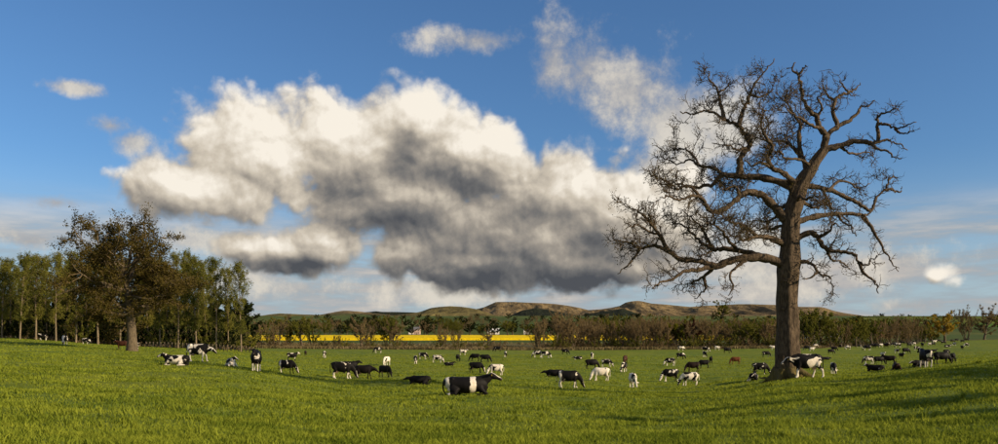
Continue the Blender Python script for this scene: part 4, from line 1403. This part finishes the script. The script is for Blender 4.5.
def cow_mat():
    m, n = material('cow_hide')
    p = obco(n)

    def at_(nm, typ):
        nd = n.node('ShaderNodeAttribute', attribute_type=typ, attribute_name=nm)
        return nd.outputs['Fac']
    seed, white, brown = at_('coat_seed', 'OBJECT'), at_('coat_white', 'OBJECT'), at_('coat_brown', 'OBJECT')
    b1, b2, sockw, face = at_('band_one', 'OBJECT'), at_('band_two', 'OBJECT'), at_('sock_white', 'OBJECT'), at_('face_white', 'OBJECT')
    sh = n.node('ShaderNodeCombineXYZ')
    n.l.new(n.math('MULTIPLY', seed, 3.7), sh.inputs[0])
    n.l.new(n.math('MULTIPLY', seed, 1.9), sh.inputs[1])
    n.l.new(n.math('MULTIPLY', seed, 2.3), sh.inputs[2])
    q = n.vec('ADD', n.vec('MULTIPLY', p, (1.0, .8, 1.15)), sh.outputs[0])
    nz = n.noise(q, 1.55, 2.5, 0.5, 2.2, 0.6)
    rag = n.noise(p, 16, 3)
    v = n.math('ADD', nz, n.math('MULTIPLY', n.math('SUBTRACT', rag, .5), .05))
    thr = n.math('SUBTRACT', .80, n.math('MULTIPLY', white, .54))
    patch = n.step(n.math('SUBTRACT', v, thr), -.012, .012)
    s = n.node('ShaderNodeSeparateXYZ')
    n.l.new(p, s.inputs[0])
    wob = n.math('MULTIPLY', n.math('SUBTRACT', n.noise(p, 3.0, 2), .5), .22)
    for b, w_ in ((b1, .095), (b2, .075)):
        dd = n.math('ABSOLUTE', n.math('ADD', n.math('SUBTRACT', s.outputs[0], b), wob))
        patch = n.math('MAXIMUM', patch, n.step(dd, w_, w_ + .02, 1, 0))
    nw = n.math('MULTIPLY', n.math('SUBTRACT', n.noise(q, 5, 2), .5), 1.2)
    sk = n.math('MULTIPLY', n.step(n.math('ADD', at_('sock', 'GEOMETRY'), nw), .35, .5), n.step(sockw, .2, .5))
    bz = n.math('MULTIPLY', n.step(at_('blaze', 'GEOMETRY'), .35, .5), n.step(face, .2, .5))
    patch = n.math('MAXIMUM', patch, n.math('MAXIMUM', sk, bz))
    dark = n.mix(brown, (0.007, 0.006, 0.006), (0.11, 0.032, 0.012))
    fine = n.noise(p, 7, 4, .6)
    wht = n.mix(n.step(fine, .35, .7), (.74, .68, .58), (.60, .52, .42))
    col = n.mix(patch, dark, wht)
    col = n.mix(n.math('MULTIPLY', at_('muzzle', 'GEOMETRY'), .8), col, (0.035, 0.028, 0.026))
    b = n.node('ShaderNodeBsdfPrincipled')
    n.l.new(col, b.inputs['Base Color'])
    b.inputs['Roughness'].default_value = .62
    b.inputs['Specular IOR Level'].default_value = .12
    n.l.new(bump(n, n.noise(p, 60, 3), .25, .01), b.inputs['Normal'])
    finish(n, b.outputs[0])
    return m


M_COW = cow_mat()
m, n = material('udder_skin')
finish(n, principled(n, n.mix(n.noise(obco(n), 9, 3), (.42, .24, .18), (.58, .38, .30)), .6))
M_UDDER = m
m, n = material('cow_eye')
finish(n, principled(n, n.mix(n.noise(obco(n), 30, 1), (.006, .005, .004), (.012, .009, .006)), .12, None, .6))
M_EYE = m
m, n = material('yellow_tag')
finish(n, principled(n, n.mix(n.noise(obco(n), 30, 1), (.75, .48, .02), (.85, .58, .03)), .5))
M_TAG = m


def udder_mesh():
    bm = bmesh.new()
    loft(bm, [((x, 0, z), (0, w_, 0), (0, 0, h_)) for x, z, w_, h_ in ((-.58, .70, .03, .03), (-.56, .68, .10, .09), (-.50, .645, .145, .125), (-.40, .635, .15, .12), (-.30, .655, .12, .09), (-.20, .68, .07, .05), (-.16, .69, .02, .02))], 14)
    for x in (-.47, -.35):
        for y in (-.07, .07):
            limb_loft(bm, [(x, y, .55, .022), (x, y, .50, .018), (x, y, .46, .012)], 6)
    me = bpy.data.meshes.new('udder')
    bmesh.ops.recalc_face_normals(bm, faces=bm.faces)
    bm.to_mesh(me); bm.free()
    me.polygons.foreach_set('use_smooth', np.ones(len(me.polygons), bool))
    me.materials.append(M_UDDER)
    return me


def ball(name, r, mat):
    bm = bmesh.new()
    bmesh.ops.create_uvsphere(bm, u_segments=8, v_segments=6, radius=r)
    me = bpy.data.meshes.new(name)
    bm.to_mesh(me); bm.free()
    me.materials.append(mat)
    return me


def tag_mesh():
    bm = bmesh.new()
    bmesh.ops.create_cube(bm, size=1, matrix=Matrix.Diagonal((.012, .055, .065, 1)))
    bmesh.ops.bevel(bm, geom=bm.edges[:], offset=.004, segments=1, affect='EDGES')
    me = bpy.data.meshes.new('ear_tag')
    bm.to_mesh(me); bm.free()
    me.materials.append(M_TAG)
    return me


COWS = {p: cow_mesh('cow_' + p, p, i) for i, p in enumerate(('graze', 'graze2', 'stand', 'walk', 'low', 'lie', 'lie_turn', 'lie_flat'))}
UDDER, EYE, TAGM = udder_mesh(), ball('eye', .022, M_EYE), tag_mesh()

G, G2, S, W, LOW, LI, LT, LF = 'graze', 'graze2', 'stand', 'walk', 'low', 'lie', 'lie_turn', 'lie_flat'
# photo column, foot row, height in px, pose, heading (0 right, 90 away, 180 left, -90 to camera), white share, extras, label
HERD = [
    (43, 339.6, 7, S, 180, .5, {'D': 170}, 'cow'), (64.5, 345, 9.5, G, -75, .6, {}, 'cow'), (86, 341, 6.5, G, -10, .6, {'D': 160}, 'cow'),
    (122, 349.5, 9.5, S, 190, .1, {'brown': .75}, 'dark brown cow standing beside the broad leafing oak'),
    (137, 350.2, 7, S, -60, .55, {}, 'small black and white cow close behind the leafing oak trunk'),
    (177, 365.5, 15, LI, 180, .52, {'seed': 4.1}, 'black and white cow lying with a white flank beside the mottled walking cow'),
    (198, 361.8, 18, LOW, -5, .54, {'seed': 2.7, 'sock': 1}, 'mottled white and black cow stepping forward with lowered head'),
    (231, 366.8, 12.5, LT, -70, .58, {'seed': 6.3, 'face': 1}, 'cow with a white blazed face lying turned to the viewer'),
    (256, 371.8, 25, S, -80, .3, {'seed': 8.2, 'sock': 1}, 'black cow with white feet standing square facing the viewer'),
    (287, 373.8, 14, G, -15, .22, {'seed': 1.3, 'band1': -.62}, 'grazing black cow with a white rump behind a standing cow'),
    (292, 361, 9, S, 10, .4, {'face': 1}, 'black cow with white head standing behind the white rumped grazer'),
    (305.5, 356.2, 5.5, S, -80, .05, {'brown': .3}, 'small dark brown cow standing alone far across the pasture'),
    (324.5, 358, 7, G2, -80, .5, {}, 'cow'), (378, 353.2, 6, G, 180, .5, {}, 'cow'),
    (350, 373.5, 13.5, S, 12, .06, {}, 'plain black cow standing behind two dark cows'),
    (342, 379, 17.5, G, 2, .20, {'seed': 3.4, 'sock': 1}, 'big black cow with white belly marks grazing behind the dark brown one'),
    (364, 379, 14, LOW, -3, .18, {'seed': 5.5, 'brown': .12}, 'black brown cow with head raised to the right of the big black cow'),
    (385, 377.3, 12, G2, -35, .05, {}, 'plain black cow grazing apart with its head down'),
    (386.5, 365.5, 9, G, -110, .74, {}, 'pale patched cow grazing toward the viewer beyond the black grazer'),
    (415.5, 364, 8.5, G, -85, .55, {}, 'cow'), (423, 359.5, 7, G, -5, .5, {}, 'cow'), (437.5, 363, 8, G2, -8, .68, {}, 'cow'),
    (449, 366.2, 5.5, LI, 10, .25, {}, 'small dark cow lying on the grass behind the large banded cow'), (458, 361.5, 7, G2, 80, .1, {}, 'cow'), (463, 355.2, 6, S, 0, .85, {}, 'cow'),
    (475, 361.2, 7.5, G, 175, .25, {}, 'cow'), (485, 362.5, 8, G, -5, .1, {}, 'cow'), (476, 373, 11, G2, -10, .12, {'seed': 2.2}, 'black cow grazing just behind the large banded cow'),
    (496, 375.6, 11.5, G, 185, .66, {'seed': 7.7}, 'white backed cow grazing behind the head of the large banded cow'),
    (420, 384.3, 8, LF, 180, .03, {}, 'plain black cow lying flat with its head low'),
    (466, 395.5, 27, LI, 2, .10, {'seed': 9.1, 'band1': .27, 'band2': -.70, 'tag': 1}, 'large black cow lying down with a white band round its middle'),
    (497.5, 351.8, 5.5, G, 180, .3, {}, 'cow'), (505.5, 357.2, 6, G, -85, .55, {}, 'cow'), (537.5, 357.6, 7, G, 180, .5, {}, 'cow'), (545.5, 358.2, 7, G2, -5, .6, {}, 'cow'), (565, 354.6, 5.6, G, -8, .25, {}, 'cow'),
    (578, 359.6, 4, LF, 180, .45, {}, 'cow'), (592, 359, 6.5, G2, 80, .6, {}, 'cow'), (591.5, 369.3, 10, G, 0, .08, {'brown': .1}, 'dark cow grazing behind the nearly white cow'),
    (606.5, 367.2, 8, G2, -5, .5, {}, 'cow'), (601, 381, 13.5, G, 182, .97, {'seed': 3.3}, 'nearly white cow grazing with its head in the grass'),
    (555, 377, 9, LF, 180, .12, {}, 'black cow resting behind the big grazing black and white cow'),
    (568.5, 388.4, 18, G, -6, .30, {'seed': 11.4, 'band1': -.62, 'sock': 1, 'tag': 1}, 'big black cow with white hindquarters grazing in the open'),
    (625, 364, 8.5, G, -110, .12, {'brown': .8}, 'reddish brown cow grazing behind a black and white one'), (624, 372.2, 10, G2, -115, .6, {}, 'cow'),
    (633, 388, 15, G, -88, .72, {'seed': 1.9, 'face': 1}, 'white and black cow grazing straight toward the viewer'),
    (670.5, 382, 13, G, 180, .44, {'seed': 5.9}, 'mottled cow grazing beside the white backed one'), (690, 386, 14, G2, 184, .56, {'seed': 4.6}, 'white cow with black patches casting a long shadow as it grazes'),
    (670, 366, 8, G, 182, .5, {}, 'cow'), (680.5, 359.3, 6.5, G, -5, .3, {}, 'cow'), (693, 372.3, 10.5, G, 178, .14, {'brown': .35, 'seed': 2.4}, 'dark brown cow grazing between black and white cows'),
    (704, 368.3, 8.5, G2, 182, .15, {}, 'cow'), (711, 363.6, 7.5, S, 70, .05, {}, 'cow'), (681, 351, 5, G, 0, .6, {}, 'cow'), (705.5, 352.3, 5.5, G, -10, .5, {}, 'cow'), (704.7, 357.3, 6, G, -85, .5, {}, 'cow'),
    (717, 350.4, 4.8, S, 180, .8, {}, 'cow'), (727, 353.2, 5.5, G, -5, .2, {}, 'cow'), (735.5, 364.4, 7.5, G, 180, .06, {'brown': 2.2}, 'bright reddish brown cow grazing alone'),
    (773.5, 350.2, 4.8, S, 180, .9, {}, 'cow'), (766, 357.2, 6, G, -5, .4, {}, 'cow'), (760, 374.6, 12, G, -8, .4, {'seed': 6.6}, 'black and white cow grazing left of the bare oak trunk'),
    (753.5, 381, 9, LI, 65, .45, {'seed': 3.9}, 'dark cow with a white patch lying with its back turned near the oak roots'),
    (807, 376.6, 24.5, W, 184, .36, {'seed': 7.15, 'sock': 1, 'tag': 1, 'D': 45.2}, 'large black and white cow stepping past the bare oak trunk'),
    (833.5, 374.5, 12, G, -105, .5, {}, 'black and white cow grazing to the right behind the stepping cow'), (825.5, 360.3, 4, LF, 0, .05, {}, 'cow'),
    (807, 350.4, 4.6, G, 180, .15, {}, 'cow'), (812, 351.3, 4, S, 0, .85, {}, 'cow'), (815.8, 348.2, 3.8, G, 10, .8, {}, 'cow'), (831, 354.2, 5, G, 0, .1, {}, 'cow'), (834, 351.2, 4.5, G2, -20, .2, {}, 'cow'),
    (830, 346.6, 3.6, S, 180, .4, {}, 'cow'), (840, 348.4, 3.6, S, -80, .05, {}, 'cow'), (848, 349.8, 4.2, G, 180, .55, {}, 'cow'),
    (867, 350.7, 5.5, G, 175, .5, {}, 'cow'), (872.5, 347.8, 4.2, G, 0, .1, {}, 'cow'), (876.5, 348.2, 4.4, G2, 180, .1, {}, 'cow'), (881, 347.3, 3.9, S, 0, .7, {}, 'cow'), (886.3, 348.3, 5.5, S, -80, .1, {'brown': .5}, 'cow'),
    (898, 347.7, 4.8, G, 180, .5, {}, 'cow'), (909.5, 347.3, 5.2, S, 20, .25, {}, 'cow'), (913.8, 345.8, 3.6, S, 180, .7, {}, 'cow'), (916.8, 350.6, 4.4, G, 0, .55, {}, 'cow'), (897, 353.3, 4.6, S, -60, .6, {'brown': .6}, 'cow'),
    (901.5, 358.8, 6.4, S, -85, .1, {'brown': .3}, 'cow'), (906, 354, 6, G, 5, .1, {}, 'cow'), (868.5, 364.2, 8.3, G, 182, .6, {}, 'cow'), (882.7, 357.3, 5.4, S, -80, .7, {}, 'cow'), (879, 364.4, 8, G, 0, .06, {}, 'cow'),
    (889.8, 364.3, 9.5, S, 160, .08, {'brown': .25}, 'cow'), (875.5, 371.5, 9.5, LT, 150, .3, {'brown': .12, 'face': 1}, 'dark cow with white poll lying on the slope below a reddish one'),
    (896.2, 370, 8.5, LI, 70, .06, {'brown': .5}, 'reddish brown cow lying with its back to the viewer on the slope'),
    (925.5, 368, 20.5, S, 84, .42, {'seed': 9.6, 'sock': 1}, 'tall cow with white hind legs seen from behind on the rise'),
    (919.5, 367, 7, LF, 200, .05, {}, 'small dark cow lying beside the tall cow seen from behind'), (941.5, 364.4, 8, G, 0, .03, {}, 'plain black cow grazing to the right of the tall cow seen from behind'),
    (953, 362.2, 7, G2, 50, .06, {}, 'plain black cow grazing away from the other black one'), (946.5, 354.6, 5, G, 5, .3, {}, 'cow'), (934, 351.8, 3, LI, 0, .05, {}, 'cow'),
    (922.3, 347.3, 4.6, S, 80, .15, {}, 'cow'), (929.7, 345.8, 3.4, S, 0, .75, {}, 'cow'), (933.3, 345.8, 3.2, G, 180, .4, {}, 'cow'), (943.5, 344.4, 3.6, G, 0, .3, {}, 'cow'), (947.5, 347.4, 3.6, LI, 0, .5, {}, 'cow'),
    (954.5, 345.8, 3.6, S, -70, .6, {}, 'cow'), (962, 349.8, 4.4, S, 80, .05, {}, 'cow'), (966.5, 346.8, 3.6, G, 180, .6, {}, 'cow'), (952.5, 342.6, 3, G, 0, .4, {}, 'cow'), (956.5, 341.4, 2.8, S, 0, .1, {}, 'cow'),
    (962.5, 342.8, 3, G, 180, .15, {}, 'cow'), (967.5, 341, 2.8, S, 0, .1, {}, 'cow'), (934, 342.4, 2.8, LI, 0, .7, {}, 'cow'), (938.5, 342.2, 2.8, G, 0, .1, {}, 'cow'), (924, 342.8, 2.8, G, 0, .1, {}, 'cow'), (914.5, 343.8, 3, G, 180, .3, {}, 'cow'),
    (909, 343.8, 3, S, 0, .1, {}, 'cow'), (902, 344, 3, G, 0, .1, {}, 'cow'), (859, 348, 3.6, G, 0, .5, {}, 'cow'), (893, 346.4, 3.4, G, 180, .4, {}, 'cow'),
]
POSEWORD = {G: 'grazing', G2: 'grazing', S: 'standing', W: 'walking', LOW: 'walking', LI: 'lying', LT: 'lying', LF: 'lying'}
COW_SPOTS = []
for i, (X, Y, hpx, pose, head, white, ex, label) in enumerate(HERD):
    me, inf = COWS[pose]
    p = on(X, ex['D']) if 'D' in ex else at(X, Y)
    ref = inf['top'] if (inf['lying'] or pose == S) else 1.42
    s = hpx * p.y / F / ref
    s_raw = s
    s = min(1.10, max(.74, s))
    COW_SPOTS.append((X, Y, round(p.y, 1), round(s_raw, 2)))
    c = empty('cow', p - Vector((0, 0, .015)), R(head), s)
    if inf['lying']: c.scale = (s * 1.06, s * 1.04, s * .86)
    if label == 'cow':
        tone = 'plain dark' if white < .2 else ('mostly white' if white > .72 else 'black and white')
        if ex.get('brown'): tone = 'brown tinged'
        where = 'in the crowded far herd beyond the bare oak' if X > 790 else ('by the wood on the rise' if X < 100 else 'in the scattered herd across the pasture')
        label = '%s cow %s %s' % (tone, POSEWORD[pose], where)
    tag(c, label, 'cow', 'dairy cows on the pasture')
    b = link('body', me, c)
    b['coat_seed'] = float(ex.get('seed', (i * 1.37) % 17))
    b['coat_white'] = float(white if white > .93 else white * (1.0 if 'seed' in ex else .86))
    b['coat_brown'] = float(min(1.0, .55 * ex.get('brown', 0.0) ** 1.6))
    b['band_one'] = float(ex.get('band1', 9.0))
    b['band_two'] = float(ex.get('band2', 9.0))
    b['sock_white'] = float(ex.get('sock', 1 if white > .45 else 0))
    b['face_white'] = float(ex.get('face', 1 if (i % 3 == 0) else 0))
    if p.y < 110:
        if not inf['lying']: link('udder', UDDER, c)
        for sg in (1, -1):
            e_ = link('eye', EYE, c)
            e_.location = inf['poll'] + inf['ax'] * inf['HL'] * .32 + inf['sd'] * .103 * sg + inf['up'] * .035
        if ex.get('tag'):
            for sg in (1, -1):
                t_ = link('ear_tag', TAGM, c)
                t_.location = inf['poll'] + inf['ax'] * .075 + inf['sd'] * .19 * sg - inf['up'] * .01
                t_.rotation_euler = (0, 0, math.atan2(inf['ax'].y, inf['ax'].x))


# ------------------------------------------------------------------ far farm buildings
def flat_mat(name, c1, c2, rough=.85, scale=.8):
    m, n = material(name)
    finish(n, principled(n, n.mix(n.noise(obco(n), scale, 4), c1, c2), rough, None, .2))
    return m


M_WHITE = flat_mat('white_render', (.62, .58, .52), (.78, .74, .68))
M_BRICK = flat_mat('brick_wall', (.34, .15, .08), (.48, .24, .14))
M_PINK = flat_mat('pink_render', (.55, .38, .29), (.66, .48, .38))
M_SLATE = flat_mat('slate_roof', (.10, .10, .11), (.17, .17, .18))
M_TIN = flat_mat('tin_roof', (.50, .50, .50), (.66, .66, .65), .5)
M_PANE = flat_mat('window_glass', (.03, .035, .04), (.05, .055, .06), .15)
M_POST = flat_mat('fence_wood', (.12, .09, .06), (.22, .17, .11))
M_WIRE = flat_mat('fence_wire', (.16, .15, .14), (.22, .21, .20), .5)


def box(bm, x0, x1, y0, y1, z0, z1):
    v = [bm.verts.new(p) for p in ((x0, y0, z0), (x1, y0, z0), (x1, y1, z0), (x0, y1, z0), (x0, y0, z1), (x1, y0, z1), (x1, y1, z1), (x0, y1, z1))]
    for f in ((3, 2, 1, 0), (4, 5, 6, 7), (0, 1, 5, 4), (1, 2, 6, 5), (2, 3, 7, 6), (3, 0, 4, 7)):
        bm.faces.new([v[i] for i in f])


def part(name, fn, mat, parent):
    bm = bmesh.new()
    fn(bm)
    me = bpy.data.meshes.new(name)
    bm.to_mesh(me); bm.free()
    me.materials.append(mat)
    return link(name, me, parent)


def farm(X, D, w_, d_, h_, wall, roof, label, nwin, name='house', rz=0.0, chimney=True):
    o = empty(name, on(X, D, .1), rz)
    tag(o, label, 'house' if name == 'house' else 'barn')

    def shell(bm):
        pr = [(-d_ / 2, 0), (d_ / 2, 0), (d_ / 2, h_), (0, h_ + d_ * .38), (-d_ / 2, h_)]
        A = [bm.verts.new((-w_ / 2, y, z)) for y, z in pr]
        B = [bm.verts.new((w_ / 2, y, z)) for y, z in pr]
        bm.faces.new(A); bm.faces.new(B[::-1])
        for i in range(5):
            bm.faces.new((A[i], B[i], B[(i + 1) % 5], A[(i + 1) % 5]))
    part('wall', shell, wall, o)

    def rf(bm):
        for s in (1, -1):
            a, t = math.atan2(d_ * .38, d_ / 2), .18
            y1, z1 = s * (d_ / 2 + .4), h_ - .4 * math.tan(a)
            q = [(s * -.02, h_ + d_ * .38 + .02), (y1, z1 + .02), (y1, z1 + .02 + t), (s * -.02, h_ + d_ * .38 + t + .02)]
            A = [bm.verts.new((-w_ / 2 - .35, y, z)) for y, z in q]
            B = [bm.verts.new((w_ / 2 + .35, y, z)) for y, z in q]
            bm.faces.new(A); bm.faces.new(B[::-1])
            for i in range(4):
                bm.faces.new((A[i], B[i], B[(i + 1) % 4], A[(i + 1) % 4]))
    r = part('roof', rf, roof, o)
    if chimney: part('chimney', lambda bm: box(bm, w_ / 2 - 1.2, w_ / 2 - .3, -.5, .5, h_, h_ + d_ * .38 + 1.3), wall, r)
    for i in range(nwin):
        x = -w_ / 2 + (i + .5) * w_ / nwin
        for z in ((.9, 2.1), (3.2, 4.3)) if h_ > 4.5 else ((1.0, 2.2),):
            part('window', lambda bm: box(bm, x - .5, x + .5, -d_ / 2 - .04, -d_ / 2 + .1, z[0], z[1]), M_PANE, o)
    part('door', lambda bm: box(bm, -.45, .45, -d_ / 2 - .06, -d_ / 2 + .1, .1, 2.1), M_POST, o)
    return o


farm(417, 800, 6.5, 6, 5.2, M_PINK, M_SLATE, 'small pink farmhouse with slate roof beyond the yellow field', 2)
farm(412, 812, 7, 6, 3.2, M_WHITE, M_SLATE, 'low pale outbuilding with slate roof beside the pink farmhouse', 2, 'barn', .2, False)
farm(493, 806, 12, 8, 3.0, M_WHITE, M_TIN, 'long white barn with bright tin roof beyond the yellow field', 3, 'barn', .1, False)
farm(526, 815, 5, 5, 4.8, M_WHITE, M_SLATE, 'small white cottage among trees beyond the yellow field', 2)
farm(882, 560, 8, 6, 5.0, M_BRICK, M_SLATE, 'orange brick house among trees beyond the far herd', 3)
farm(812, 520, 7, 6, 4.8, M_WHITE, M_SLATE, 'white cottage half hidden in olive trees right of the bare oak', 2)
farm(834, 530, 6, 6, 4.8, M_WHITE, M_SLATE, 'second white cottage hidden among the olive trees', 2)

# ------------------------------------------------------------------ fence at the foot of the wood
fo = on(165, 166)
fence = empty('fence', fo)
tag(fence, 'post and wire fence running along the foot of the wood', 'fence')
bm = bmesh.new()
box(bm, -.06, .06, -.06, .06, -.3, 1.25)
post_me = bpy.data.meshes.new('post')
bm.to_mesh(post_me); bm.free()
post_me.materials.append(M_POST)
fp = []
for i in range(30):
    p = on(146 + i * 3.7, 168 - i * .35)
    q = link('post', post_me, fence)
    q.location = p - fo
    q.rotation_euler = (0, .03 * math.sin(i * 2.1), i)
    fp.append(np.array(p - fo))
for hgt in (.45, .8, 1.15):
    Wt = Tubes()
    Wt.add(np.array(fp) + np.array((0, -.07, hgt)), np.full(len(fp), .012), 4)
    link('wire', Wt.mesh('wire', M_WIRE), fence)
